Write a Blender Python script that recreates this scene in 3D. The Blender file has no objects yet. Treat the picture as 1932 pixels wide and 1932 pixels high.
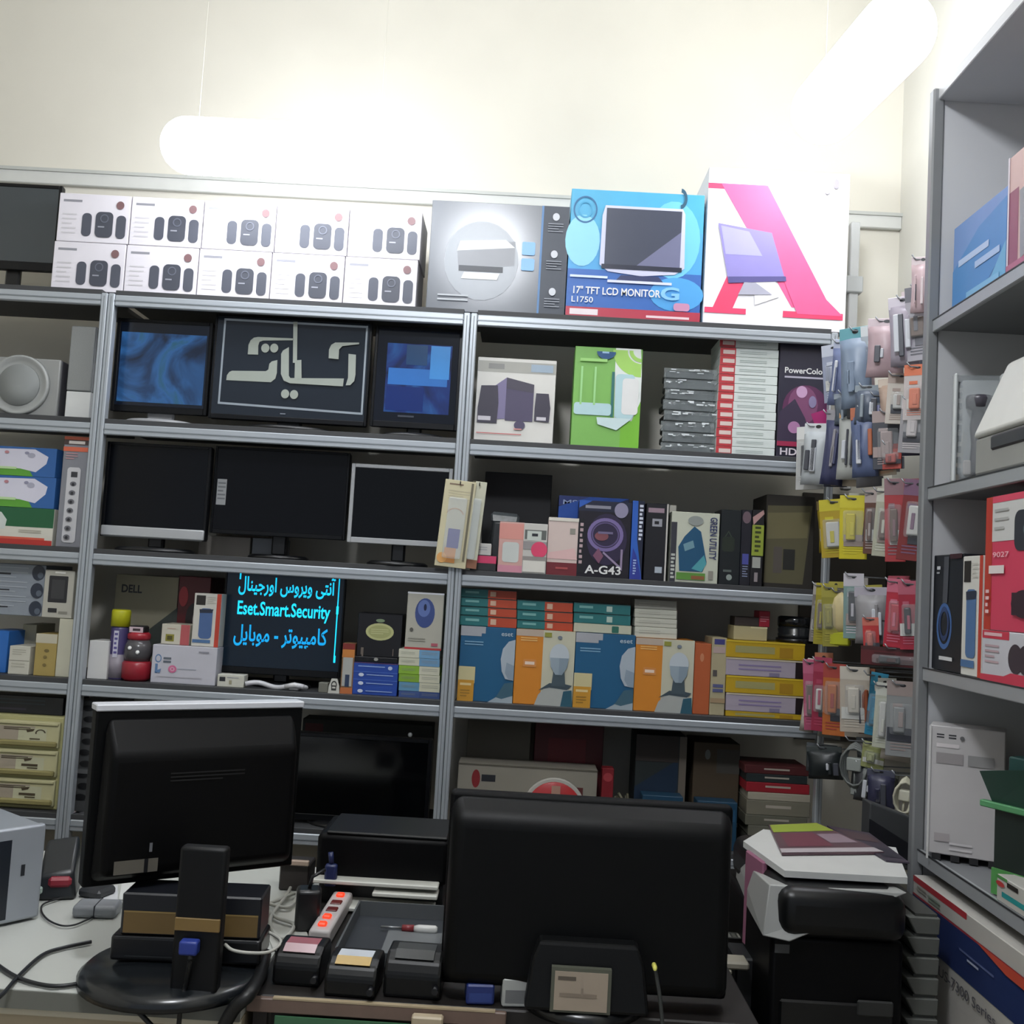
import bpy, bmesh, math, random
from mathutils import Vector, Matrix
random.seed(7)
SC = bpy.context.scene
COL = SC.collection
# ------------------------------------------------------------------ camera
FPX, CPX, ZC = 1950.0, 966.0, 1.5
YAW, PIT, ROL = -0.0111, 0.0710, 0.0573
_cy, _sy = math.cos(YAW), math.sin(YAW)
FW = Vector((_sy*math.cos(PIT), _cy*math.cos(PIT), math.sin(PIT)))
_rt = Vector((_cy, -_sy, 0)); _up = _rt.cross(FW)
RT = math.cos(ROL)*_rt + math.sin(ROL)*_up
UP = -math.sin(ROL)*_rt + math.cos(ROL)*_up
cam = bpy.data.cameras.new('camera'); camo = bpy.data.objects.new('camera', cam); COL.objects.link(camo)
cam.sensor_width = 36; cam.sensor_fit = 'HORIZONTAL'; cam.lens = FPX/1932*36; cam.clip_start = .05
mw = Matrix.Identity(4)
for i in range(3):
    mw[i][0], mw[i][1], mw[i][2] = RT[i], UP[i], -FW[i]
mw[2][3] = ZC
camo.matrix_world = mw
SC.camera = camo
# ------------------------------------------------------------------ world, exposure
SC.view_settings.view_transform = 'Standard'; SC.view_settings.look = 'None'
SC.view_settings.exposure = 0.0; SC.view_settings.gamma = 1.0; SC.view_settings.use_curve_mapping = False
W = bpy.data.worlds.new('world'); SC.world = W; W.use_nodes = True
W.node_tree.nodes['Background'].inputs[0].default_value = (.80, .88, 1, 1)
W.node_tree.nodes['Background'].inputs[1].default_value = 0.42
LAMP_BACK, LAMP_RIGHT, LAMP_ROOM = 15.0, 15.5, 134.0     # emission of the three fluorescent fixtures
SC.cycles.max_bounces = 6; SC.cycles.use_denoising = True
SC.cycles.sample_clamp_indirect = 4

# ------------------------------------------------------------------ pixel <-> place helpers (world metres)
def Xat(px, Y, z):
    z -= ZC; k = (px-CPX)/FPX
    return (k*(Y*FW.y+z*FW.z) - (Y*RT.y+z*RT.z))/(RT.x-k*FW.x)
def Zat(py, X, Y):
    k = (CPX-py)/FPX
    return ZC + (k*(X*FW.x+Y*FW.y) - (X*UP.x+Y*UP.y))/(UP.z-k*FW.z)
def Yat(px, X, z):
    z -= ZC; k = (px-CPX)/FPX
    return (k*(X*FW.x+z*FW.z) - (X*RT.x+z*RT.z))/(RT.y-k*FW.y)
def ray(px, py):
    return FW + (px-CPX)/FPX*RT - (py-CPX)/FPX*UP
def PY(px, py, Y):                       # point of the view ray in the plane y = Y
    d = ray(px, py); d = d*(Y/d.y); return Vector((d.x, d.y, d.z+ZC))
def PZ(px, py, z):                       # point of the view ray in the plane z
    d = ray(px, py); d = d*((z-ZC)/d.z); return Vector((d.x, d.y, z))

# ------------------------------------------------------------------ materials
_mats = {}
def lin(h):
    h = h.lstrip('#'); c = [int(h[i:i+2], 16)/255 for i in (0, 2, 4)]
    return [x/12.92 if x <= .04045 else ((x+.055)/1.055)**2.4 for x in c]
def M(hx, rough=.5, metal=0., emit=0., var=.05, scale=18., spec=.5, alpha=1.):
    key = (hx, rough, metal, emit, var, scale, spec, alpha)
    if key in _mats: return _mats[key]
    m = bpy.data.materials.new('m_%s' % hx.strip('#')); m.use_nodes = True
    nt = m.node_tree; b = nt.nodes['Principled BSDF']; c = lin(hx)
    b.inputs['Roughness'].default_value = rough; b.inputs['Metallic'].default_value = metal
    b.inputs['Specular IOR Level'].default_value = spec
    tc = nt.nodes.new('ShaderNodeTexCoord'); nz = nt.nodes.new('ShaderNodeTexNoise'); mx = nt.nodes.new('ShaderNodeMix')
    mx.data_type = 'RGBA'; nz.inputs['Scale'].default_value = scale; nz.inputs['Detail'].default_value = 3
    nt.links.new(tc.outputs['Object'], nz.inputs['Vector'])
    mx.inputs[6].default_value = [x*(1-var) for x in c]+[1]
    mx.inputs[7].default_value = [min(1, x*(1+var)) for x in c]+[1]
    nt.links.new(nz.outputs['Fac'], mx.inputs[0])
    nt.links.new(mx.outputs[2], b.inputs['Base Color'])
    if emit:
        nt.links.new(mx.outputs[2], b.inputs['Emission Color']); b.inputs['Emission Strength'].default_value = emit
    if alpha < 1: b.inputs['Alpha'].default_value = alpha
    _mats[key] = m; return m
def clear(hx='#dfe6ea', rough=.12, alpha=.28):
    return M(hx, rough=rough, alpha=alpha, var=.02)
def noise_screen(name, cols, scale, strength):
    m = bpy.data.materials.new(name); m.use_nodes = True; nt = m.node_tree; b = nt.nodes['Principled BSDF']
    tc = nt.nodes.new('ShaderNodeTexCoord'); nz = nt.nodes.new('ShaderNodeTexNoise'); cr = nt.nodes.new('ShaderNodeValToRGB')
    nz.inputs['Scale'].default_value = scale; nz.inputs['Detail'].default_value = 4; nz.inputs['Distortion'].default_value = 1.5
    nt.links.new(tc.outputs['Object'], nz.inputs['Vector']); nt.links.new(nz.outputs['Fac'], cr.inputs[0])
    el = cr.color_ramp.elements
    el[0].position, el[1].position = .3, .72
    el[0].color, el[1].color = lin(cols[0])+[1], lin(cols[-1])+[1]
    for i, c in enumerate(cols[1:-1]):
        e = el.new(.3+.42*(i+1)/(len(cols)-1)); e.color = lin(c)+[1]
    b.inputs['Base Color'].default_value = (.01, .01, .015, 1); b.inputs['Roughness'].default_value = .15
    nt.links.new(cr.outputs[0], b.inputs['Emission Color']); b.inputs['Emission Strength'].default_value = strength
    return m

# ------------------------------------------------------------------ mesh builder
_tcache = {}
def text_geo(s, bold):
    if (s, bold) not in _tcache:
        cu = bpy.data.curves.new('txt', 'FONT'); cu.body = s; cu.offset = bold; cu.resolution_u = 3; cu.fill_mode = 'FRONT'
        o = bpy.data.objects.new('txt', cu); COL.objects.link(o)
        dg = bpy.context.evaluated_depsgraph_get(); me = bpy.data.meshes.new_from_object(o.evaluated_get(dg))
        vs = [(v.co.x, v.co.y) for v in me.vertices]; fs = [tuple(p.vertices) for p in me.polygons]
        bpy.data.objects.remove(o); bpy.data.curves.remove(cu); bpy.data.meshes.remove(me)
        if vs:
            x0, x1 = min(v[0] for v in vs), max(v[0] for v in vs); y0, y1 = min(v[1] for v in vs), max(v[1] for v in vs)
            vs = [((x-x0)/max(x1-x0, 1e-6), (y1-y)/max(y1-y0, 1e-6)) for x, y in vs]
        _tcache[(s, bold)] = (vs, fs)
    return _tcache[(s, bold)]

class MB:
    def __init__(self): self.bm = bmesh.new(); self.mats = []
    def mi(self, m):
        if m not in self.mats: self.mats.append(m)
        return self.mats.index(m)
    def face(self, pts, mat, smooth=False):
        vs = [self.bm.verts.new(p) for p in pts]
        f = self.bm.faces.new(vs); f.material_index = self.mi(mat); f.smooth = smooth; return f
    def box(self, x0, x1, y0, y1, z0, z1, mat, bev=0, seg=1, mtx=None):
        P = [(x, y, z) for x in (x0, x1) for y in (y0, y1) for z in (z0, z1)]
        return self.hexa(P, mat, bev, seg, mtx)
    def hexa(self, P, mat, bev=0, seg=1, mtx=None):   # 8 corners ordered x-major, y, z
        P = [Vector(p) for p in P]
        if mtx: P = [mtx @ p for p in P]
        v = [self.bm.verts.new(p) for p in P]
        Q = [(0, 1, 3, 2), (4, 6, 7, 5), (0, 4, 5, 1), (2, 3, 7, 6), (0, 2, 6, 4), (1, 5, 7, 3)]
        k = self.mi(mat); fs = [self.bm.faces.new([v[i] for i in q]) for q in Q]
        for f in fs: f.material_index = k
        if bev:
            es = list({e for f in fs for e in f.edges})
            r = bmesh.ops.bevel(self.bm, geom=es, offset=bev, segments=seg, affect='EDGES', profile=.5, clamp_overlap=True)
            for f in r['faces']: f.material_index = k; f.smooth = seg > 1
    def prism(self, pts, axis_vec, mat, bev=0):       # extrude planar polygon
        a = Vector(axis_vec); n = len(pts); k = self.mi(mat)
        v0 = [self.bm.verts.new(Vector(p)) for p in pts]; v1 = [self.bm.verts.new(Vector(p)+a) for p in pts]
        fs = [self.bm.faces.new(v0), self.bm.faces.new(v1[::-1])]
        for i in range(n):
            fs.append(self.bm.faces.new([v0[i], v1[i], v1[(i+1) % n], v0[(i+1) % n]]))
        for f in fs: f.material_index = k
        if bev:
            es = list({e for f in fs for e in f.edges})
            r = bmesh.ops.bevel(self.bm, geom=es, offset=bev, segments=2, affect='EDGES', profile=.5, clamp_overlap=True)
            for f in r['faces']: f.material_index = k
    def lathe(self, prof, mat, n=28, c=(0, 0, 0), mtx=None, smooth=True):   # prof: [(r, z)]
        rings = []
        for r, z in prof:
            ring = []
            for i in range(n):
                a = 2*math.pi*i/n; p = Vector((c[0]+r*math.cos(a), c[1]+r*math.sin(a), c[2]+z))
                ring.append(self.bm.verts.new(mtx @ p if mtx else p))
            rings.append(ring)
        k = self.mi(mat)
        for a, b in zip(rings, rings[1:]):
            for i in range(n):
                f = self.bm.faces.new([a[i], a[(i+1) % n], b[(i+1) % n], b[i]]); f.material_index = k; f.smooth = smooth
        for ring, s in ((rings[0], -1), (rings[-1], 1)):
            f = self.bm.faces.new(ring if s > 0 else ring[::-1]); f.material_index = k
    def tube(self, pts, r, mat, n=8):
        pts = [Vector(p) for p in pts]; rings = []; k = self.mi(mat); up = Vector((0, 0, 1))
        for i, p in enumerate(pts):
            d = (pts[min(i+1, len(pts)-1)]-pts[max(i-1, 0)]).normalized()
            s = d.cross(up)
            if s.length < 1e-3: s = d.cross(Vector((1, 0, 0)))
            s.normalize(); t = s.cross(d)
            rings.append([self.bm.verts.new(p+r*(math.cos(2*math.pi*j/n)*s+math.sin(2*math.pi*j/n)*t)) for j in range(n)])
        for a, b in zip(rings, rings[1:]):
            for i in range(n):
                f = self.bm.faces.new([a[i], a[(i+1) % n], b[(i+1) % n], b[i]]); f.material_index = k; f.smooth = True
        for ring in (rings[0][::-1], rings[-1]):
            f = self.bm.faces.new(ring); f.material_index = k
    def build(self, name, parent=None, loc=(0, 0, 0), rz=0, rx=0):
        bmesh.ops.recalc_face_normals(self.bm, faces=[f for f in self.bm.faces])
        me = bpy.data.meshes.new(name); self.bm.to_mesh(me); self.bm.free()
        for m in self.mats: me.materials.append(m)
        o = bpy.data.objects.new(name, me); COL.objects.link(o)
        if parent: o.parent = parent
        o.location = loc; o.rotation_euler = (rx, 0, rz); return o

class Face:
    """flat print on one side of a box: u to the right, v downwards, both 0..1"""
    def __init__(s, mb, o, U, V, N): s.mb, s.o, s.U, s.V, s.N, s.k = mb, Vector(o), Vector(U), Vector(V), Vector(N), 1
    def p(s, u, v, k): return s.o+s.U*u+s.V*v+s.N*(.00045*k)
    def poly(s, pts, mat):
        pts = [p for i, p in enumerate(pts) if p != pts[i-1]]
        s.mb.face([s.p(u, v, s.k) for u, v in pts], mat); s.k += 1; return s
    def rect(s, u0, v0, u1, v1, mat): return s.poly([(u0, v0), (u1, v0), (u1, v1), (u0, v1)], mat)
    def ell(s, cu, cv, ru, rv, mat, n=22, a0=0, a1=2*math.pi):
        full = abs(a1-a0-2*math.pi) < 1e-6
        return s.poly([(cu+ru*math.cos(a0+(a1-a0)*i/(n if full else n-1)), cv+rv*math.sin(a0+(a1-a0)*i/(n if full else n-1))) for i in range(n)], mat)
    def rrect(s, u0, v0, u1, v1, r, mat, n=5):
        W_, H_ = s.U.length, s.V.length; ru, rv = min(r/W_, (u1-u0)/2.01), min(r/H_, (v1-v0)/2.01); pts = []
        for cu, cv, a in ((u1-ru, v0+rv, -90), (u1-ru, v1-rv, 0), (u0+ru, v1-rv, 90), (u0+ru, v0+rv, 180)):
            for i in range(n+1):
                t = math.radians(a+90*i/n); pts.append((cu+ru*math.cos(t), cv+rv*math.sin(t)))
        return s.poly(pts, mat)
    def ring(s, cu, cv, ru, rv, t, mat, n=30, a0=0, a1=2*math.pi):
        for i in range(n):
            a, b = a0+(a1-a0)*i/n, a0+(a1-a0)*(i+1)/n
            s.mb.face([s.p(cu+q*ru*math.cos(c), cv+q*rv*math.sin(c), s.k) for q, c in ((1, a), (1, b), (1-t, b), (1-t, a))], mat)
        s.k += 1; return s
    def text(s, st, u0, v0, u1, v1, mat, bold=.012, vert=False):
        vs, fs = text_geo(st, bold)
        if vert: vs = [(1-y, x) for x, y in vs]
        q = [s.mb.bm.verts.new(s.p(u0+(u1-u0)*x, v0+(v1-v0)*y, s.k)) for x, y in vs]; k = s.mb.mi(mat)
        for f in fs:
            try: g = s.mb.bm.faces.new([q[i] for i in f]); g.material_index = k
            except ValueError: pass
        s.k += 1; return s
    def bars(s, u0, v0, u1, v1, n, mat, fill=.45):
        for i in range(n):
            a = v0+(v1-v0)*i/n; L = u1 if i % 3 != 2 else u0+(u1-u0)*.7
            s.mb.face([s.p(u, v, s.k) for u, v in ((u0, a), (L, a), (L, a+(v1-v0)*fill/n), (u0, a+(v1-v0)*fill/n))], mat)
        s.k += 1; return s

def tag(o, label, cat, group=None, kind=None):
    if label: o['label'] = label
    if cat: o['category'] = cat
    if group: o['group'] = group
    if kind: o['kind'] = kind
    return o
def empty(name, label, cat, loc, rz=0, group=None):
    o = bpy.data.objects.new(name, None); COL.objects.link(o); o.empty_display_size = .05
    o.location = loc; o.rotation_euler = (0, 0, rz); return tag(o, label, cat, group)
def struct(name, mb):
    o = mb.build(name); o['kind'] = 'structure'; return o
def front(mb, w, h, y=0, z0=0): return Face(mb, (-w/2, y, z0+h), (w, 0, 0), (0, 0, -h), (0, -1, 0))
def leftside(mb, w, d, h): return Face(mb, (-w/2, d, h), (0, -d, 0), (0, 0, -h), (-1, 0, 0))
def rightside(mb, w, d, h): return Face(mb, (w/2, 0, h), (0, d, 0), (0, 0, -h), (1, 0, 0))

WHITE, OFFW, CREAM, BLACK = M('#e6e6e4', .45), M('#d9dad6', .5), M('#d8cfae', .55), M('#15161a', .35)
INK, GREYT = M('#23252b', .5), M('#9a9ca0', .5)
METAL, BOARD = M('#aeb4ba', .38, .35, var=.03), M('#3a3b3d', .6)
BLK_GLOSS, BLK_MATT, BLKP = M('#050609', .12), M('#040405', .6, spec=.15), M('#0b0c0f', .35)

# ------------------------------------------------------------------ the room
YW, YS, XR = 3.72, 3.30, 1.32            # back wall, shelf fronts, right wall
WALLM = M('#d8d4c8', .8, var=.07, scale=3)
def slab(name, a, b, mat):
    mb = MB(); mb.box(a[0], b[0], a[1], b[1], a[2], b[2], mat); return struct(name, mb)
slab('floor', (-3.2, -2.0, -.1), (XR+.1, YW+.1, 0), M('#8a8478', .5, var=.1, scale=6))
slab('wall_back', (-3.2, YW, 0), (XR+.1, YW+.1, 4.0), WALLM)
slab('wall_right', (XR, -2.0, 0), (XR+.1, YW, 4.0), M('#d3d1c8', .8, var=.05, scale=6))
slab('wall_left', (-3.2, -2.0, 0), (-3.1, YW, 4.0), WALLM)
slab('ceiling', (-3.2, -2.0, 4.0), (XR+.1, YW+.1, 4.1), M('#ece9e0', .8, var=.04, scale=5))
# cable trunking that runs along the back wall above the shelves
mb = MB(); za = Zat(349, Xat(0, YW, 2.85), YW); zb = Zat(372, Xat(1075, YW, 2.85), YW)
xa, xb = -2.9, XR; zz = (za+zb)/2
mb.box(xa, xb, YW-.022, YW, zz-.028, zz+.028, M('#cfd0cb', .55), .003)
mb.box(xa, xb, YW-.028, YW-.02, zz+.018, zz+.03, M('#b9bbb6', .5))
struct('trim_1', mb)
# grey conduit standing in the right back corner
mb = MB(); cx = Xat(1609, 3.6, 2.5)
mb.box(cx-.017, cx+.017, 3.6, 3.634, 1.9, 2.86, M('#c4c6c6', .5), .006, 2); mb.box(cx-.03, cx+.03, 3.59, 3.72, 2.6, 2.66, M('#b5b8b8', .5), .004)
struct('trim_2', mb)

# ------------------------------------------------------------------ lamps (their light sits in the builder)
def tube_lamp(label, p0, p1, power, col='#f4f8ff', hang=.5, rad=.05):
    p0, p1 = Vector(p0), Vector(p1); mid = (p0+p1)/2; d = (p1-p0).normalized(); L = (p1-p0).length
    r = empty('hanging_lamp', label, 'lamp', mid); a = math.atan2(d.y, d.x)
    mtx = Matrix.Rotation(a, 4, 'Z') @ Matrix.Rotation(math.pi/2, 4, 'Y')
    b = MB(); k = 7; prof = [(rad*math.sin(math.pi/2*i/k)+.001, -L/2+rad-rad*math.cos(math.pi/2*i/k)) for i in range(k+1)]
    prof += [(q, -z) for q, z in prof[::-1]]
    b.lathe(prof, M(col, .4, emit=power, var=0), 24, mtx=mtx); b.build('opal_tube', r)
    for s in (-1, 1):
        b = MB(); q = d*s*L*.36; b.tube([q+Vector((0, 0, rad)), q+Vector((0, 0, hang))], .0007, M('#c9c5b9', .5)); b.build('hanger_rod', r)
    return r
YL1 = 3.08; zl = Zat(285, Xat(545, YL1, 2.8), YL1)
tube_lamp('bright opal lamp hung above the white speaker boxes', (Xat(305, YL1, zl), YL1, zl), (Xat(780, YL1, zl), YL1, zl), LAMP_BACK, hang=4.0-zl, rad=.085)  # body enlarged so its outline takes in the lamp's glare
ya_, yb_ = 2.60, 3.26; za_ = Zat(150, Xat(1625, 2.96, 2.95), 2.96); xr_ = Xat(1625, 2.96, za_)
tube_lamp('bright opal lamp hung at upper right above the hanging packs', (xr_-.06, yb_, za_), (xr_+.02, ya_, za_), LAMP_RIGHT, hang=4.0-za_, rad=.105)  # body swollen likewise to the size of its glare
tube_lamp('round opal lamp hung from the ceiling in front of the counter', (-.46, .75, 3.45), (-.14, .75, 3.45), LAMP_ROOM, hang=.55, rad=.145)

# ------------------------------------------------------------------ shelving units along the back wall
ZB = {'A': ZC+.8525, 'B': ZC+.4293, 'C': ZC+.0082, 'D': ZC-.4085, 'E': ZC-.830}
BEAM, BRD = .036, .016
ZT = {k: v+BEAM/2+BRD for k, v in ZB.items()}
def shelving(label, x0, x1):
    r = empty('shelving_unit', label, 'shelving', ((x0+x1)/2, YS, 0)); w = x1-x0
    for sx in (-1, 1):
        for y in (0,):
            b = MB(); xx = sx*(w/2-.0115); top = ZB['A']+(.022 if y == 0 else .02)
            b.box(xx-.0105, xx+.0105, y-.003, y+.03, 0, top, METAL, .003)
            b.box(xx-.0015, xx+.0015, y-.0036, y-.002, .02, top-.01, M('#7d8286', .5)) if y == 0 else None
            b.build('upright', r)
    for k, z in ZB.items():
        s = MB(); s.box(-w/2+.022, w/2-.022, .004, .385, z+BEAM/2, z+BEAM/2+BRD, BOARD, .001)
        so = s.build('shelf_board', r)
        s = MB(); s.box(-w/2+.022, w/2-.022, 0, .018, z-BEAM/2, z+BEAM/2, METAL, .003)
        s.box(-w/2+.022, w/2-.022, -.0015, .001, z-.003, z+.001, M('#7d8388', .4, .3))
        s.build('edge_beam', so)
    return r
XP = [-2.575, -1.3907, -.2068, .985]
shelving('grey metal shelving unit at left holding speakers and beige drawers', XP[0], XP[1])
shelving('grey metal shelving unit in the middle holding rows of screens', XP[1], XP[2])
shelving('grey metal shelving unit at right holding boxed software and parts', XP[2], XP[3])

TOPZ = {}
def SB(shelf, pl, pr, pt, name, label, cat, mat, art=None, Y=3.34, d=.2, group=None, z=None, bev=.0015, rz=0, side=None):
    """a box that stands on a shelf (or at height z); pl, pr: photo columns of its foot, pt: photo row of its top"""
    z = ZT[shelf] if z is None else z
    x0, x1 = Xat(pl, Y, z), Xat(pr, Y, z); xm = (x0+x1)/2; h = Zat(pt, xm, Y)-z; w = x1-x0
    b = MB(); b.box(-w/2, w/2, 0, d, 0, h, mat, min(bev, w/8, h/8))
    if art: art(front(b, w, h), b, w, d, h)
    if side: side(leftside(b, w, d, h), rightside(b, w, d, h))
    o = b.build(name, None, (xm, Y, z), rz); tag(o, label, cat, group); TOPZ[o.name] = z+h
    return o
ORD = ['first', 'second', 'third', 'fourth', 'fifth', 'sixth', 'seventh', 'eighth', 'ninth', 'tenth', 'eleventh', 'twelfth', 'thirteenth', 'fourteenth', 'fifteenth', 'sixteenth']
# ================================================================== top shelf
def monitor(name, label, pl, pr, pt, pb, Y, zs, bez=M('#0b0c0f', .3, spec=.3), scr=BLK_GLOSS, b=.018, chin=.03, art=None, d=.045, neckm=BLKP, base=(.24, .15), rz=0, group=None, cat='monitor', chinm=None, neckw=.05, ped=True, lab_scr=None):
    zb = Zat(pb, Xat((pl+pr)/2, Y, zs+.1), Y); x0, x1 = Xat(pl, Y, zb), Xat(pr, Y, zb); xm = (x0+x1)/2
    zt = Zat(pt, xm, Y); w, h = x1-x0, zt-zb; g = zb-zs
    r = empty(name, label, cat, (xm, Y, zs), rz, group)
    m = MB(); m.box(-w/2, w/2, .004, d*.6, g, g+h, bez, .006, 2); m.box(-w*.38, w*.38, d*.6, d, g+h*.12, g+h*.88, bez, .012)
    for a, c, e, f in ((-w/2, -w/2+b, g, g+h), (w/2-b, w/2, g, g+h), (-w/2+b, w/2-b, g+h-b, g+h), (-w/2+b, w/2-b, g, g+chin)):
        m.box(a, c, 0, .008, e, f, (chinm or bez) if e == g and f == g+chin else bez, .0015)
    if chinm: m.box(-w/2+.003, w/2-.003, -.006, .004, g+.002, g+chin, chinm, .004, 2)
    m.build('casing', r)
    s = MB(); s.box(-w/2+b, w/2-b, .0025, .007, g+chin, g+h-b, scr)
    if art: art(Face(s, (-w/2+b, .0025, g+h-b), (w-2*b, 0, 0), (0, 0, -(h-b-chin)), (0, -1, 0)))
    so = s.build('screen', r)
    if lab_scr: so['label'] = lab_scr
    if ped:
        n = MB(); n.box(-neckw/2, neckw/2, d*.5, d, .012, g+h*.3, neckm, .006); n.build('stand_neck', r)
        q = MB(); q.lathe([(.5, 0), (.5, .5), (.44, 1.)], neckm, 36, mtx=Matrix.Translation((0, d*.6, 0)) @ Matrix.Diagonal((base[0], base[1], .014, 1))); q.build('stand_base', r)
    return r
monitor('flat_monitor', 'black flat monitor on the top shelf left of the white speaker boxes', -70, 104, 346, 508, 3.42, ZT['A'], b=.012, chin=.03, scr=M('#2e363c', .28, spec=.9))
M_BOXW = M('#dcd8de', .45)
def art_spk(F, b, w, d, h):
    k = M('#4a4d58', .5); F.bars(.06, .13, .32, .19, 1, M('#8b8b92', .5), .8)
    F.bars(.06, .42, .26, .9, 5, M('#cbc8cc', .5), .3)
    F.rrect(.34, .40, .475, .88, .014, k); F.rrect(.82, .42, .955, .90, .014, k); F.rrect(.53, .36, .775, .89, .016, M('#42454f', .5))
    F.ell(.86, .21, .055, .085, M('#76585a', .5)); F.bars(.57, .66, .66, .70, 1, M('#8f919b', .5), .7); F.ring(.655, .5, .06, .09, .25, M('#5f6370', .5), 16)
b0 = None
xsb = [95, 232, 372, 512, 652, 795]
for row in range(2):
    for i in range(5):
        z0 = ZT['A'] if row == 0 else zrow
        px = [xsb[i], xsb[i+1]-1.5] if row == 0 else [xsb[i]+6, xsb[i+1]+4.5]
        lab = 'white boxed speaker set in the %s row on the top shelf, %s from the left' % (['lower', 'upper'][row], ORD[i])
        if b0 is None:
            b0 = SB('A', px[0], px[1], 458, 'speaker_box', lab, 'box', M_BOXW, art_spk, Y=3.335, d=.2, group='white speaker boxes on the top shelf')
            HB = TOPZ['speaker_box']-ZT['A']; zrow = ZT['A']+HB+.0015
            W0 = b0.dimensions.x
        else:
            o = b0.copy(); COL.objects.link(o); o['label'] = lab
            xx = b0.location.x+(W0+.0035)*i+(.004 if row else 0)
            o.location = (xx, 3.335, z0)
def art_prn(F, b, w, d, h):
    F.rect(.80, 0, .815, 1, M('#5f86b4', .5)); F.rect(.815, 0, 1, 1, M('#3d434e', .45))
    F.ell(.38, .53, .27, .36, M('#858a90', .3)); g = M('#d9dbdd', .4)
    F.poly([(.2, .42), (.62, .34), (.62, .56), (.22, .62)], M('#8d8f94', .4)); F.poly([(.22, .36), (.55, .33), (.62, .40), (.2, .45)], g)
    F.rect(.22, .58, .54, .63, M('#55575c', .5)); F.poly([(.26, .64), (.52, .64), (.5, .70), (.24, .70)], g)
    F.rrect(.67, .34, .765, .46, .006, M('#7fb2e6', .4)); F.rrect(.67, .49, .765, .6, .006, M('#7fb2e6', .4))
    for v in (.08, .42, .76):
        F.ell(.905, v+.02, .025, .035, M('#c9ccd2', .4)); F.bars(.85, v+.08, .96, v+.17, 4, M('#8b8f98', .5), .4)
    F.bars(.08, .85, .3, .93, 2, M('#b4b8bc', .5), .35)
SB('A', 803, 1064, 384, 'printer_box', 'grey printer box with a dark blue strip of icons on the top shelf', 'box', M('#62666c', .2), art_prn, d=.26)
def art_lcd(F, b, w, d, h):
    F.rect(0, .3, 1, .62, M('#4a9fd6', .4)); F.rect(0, .62, 1, .91, M('#2f63b0', .4))
    F.ell(.78, .36, .2, .3, M('#6fc4ea', .4)); F.ell(.1, .4, .13, .2, M('#8fd0f0', .4)); F.ell(.82, .78, .2, .13, M('#4b9fdd', .4))
    F.ring(.11, .16, .09, .105, .12, M('#1e5f8e', .4)); F.ring(.11, .16, .055, .065, .2, M('#3d9ac4', .4)); F.ring(.82, .04, .05, .08, .4, M('#21526b', .4), a0=-1.5, a1=1.5)
    F.poly([(.26, .12), (.84, .12), (.86, .16), (.87, .58), (.8, .63), (.55, .655), (.3, .63), (.235, .58), (.24, .2)], M('#c9cbe4', .4))
    F.rect(.27, .14, .835, .585, M('#3c4152', .3)); F.poly([(.835, .3), (.835, .585), (.5, .585)], M('#6d6f8c', .3)); F.rect(.25, .575, .85, .61, M('#24283a', .3))
    F.poly([(.4, .655), (.68, .655), (.72, .70), (.36, .70)], M('#25305c', .4)); F.rect(.3, .695, .78, .715, M('#d5d9ee', .4))
    F.bars(.02, .67, .3, .70, 1, M('#cfdcf2', .4), .6); F.text('17" TFT LCD MONITOR', .05, .755, .70, .815, WHITE, .02); F.text('L1750', .04, .835, .2, .88, WHITE, .01)
    F.text('G', .7, .73, .84, .83, M('#86c3ee', .4), .03)
    F.rect(0, .915, 1, 1, M('#b03046', .4)); F.rect(.03, .93, .24, .975, M('#e6d9dd', .4)); F.bars(.6, .955, .92, .985, 1, M('#e6c9cf', .4), .6); F.rrect(.8, .85, .92, .91, .01, M('#c78cae', .4))
SB('A', 1066, 1319, 362, 'monitor_box', 'light blue monitor box printed with a black screen on the top shelf', 'box', M('#4aa8d0', .35), art_lcd, d=.24)
def art_a(F, b, w, d, h):
    r = M('#ee5d92', .45); r2 = M('#e63f6a', .45)
    F.rect(.0, .10, .42, .135, r2); F.poly([(.09, .10), (.42, .10), (.9, .86), (.62, .86)], r); F.poly([(.22, .55), (.30, .67), (.2, .90), (.06, .90)], r2)
    F.rect(.01, .885, .30, .92, r2); F.rect(.56, .885, .98, .925, r2); F.poly([(.56, .70), (.86, .80), (.98, .90), (.66, .90)], r)
    F.poly([(.33, .42), (.41, .42), (.53, .80), (.36, .86)], M('#f0eef2', .45))
    F.poly([(.08, .355), (.46, .40), (.57, .70), (.17, .73)], M('#8f86c6', .35)); F.poly([(.1, .37), (.3, .4), (.4, .55), (.14, .55)], M('#aaa6da', .35)); F.poly([(.165, .69), (.57, .67), (.575, .70), (.17, .73)], M('#55508a', .35))
    F.poly([(.28, .72), (.36, .72), (.48, .79), (.24, .80)], M('#a9a8b8', .4)); F.ell(.84, .11, .022, .028, M('#9b96a0', .5)); F.ell(.9, .07, .022, .03, M('#8d8894', .5))
SB('A', 1325, 1594, 322, 'monitor_box', 'white monitor box with a huge pink letter A, right end of the top shelf', 'box', M('#efedf0', .45), art_a, d=.25)

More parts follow.
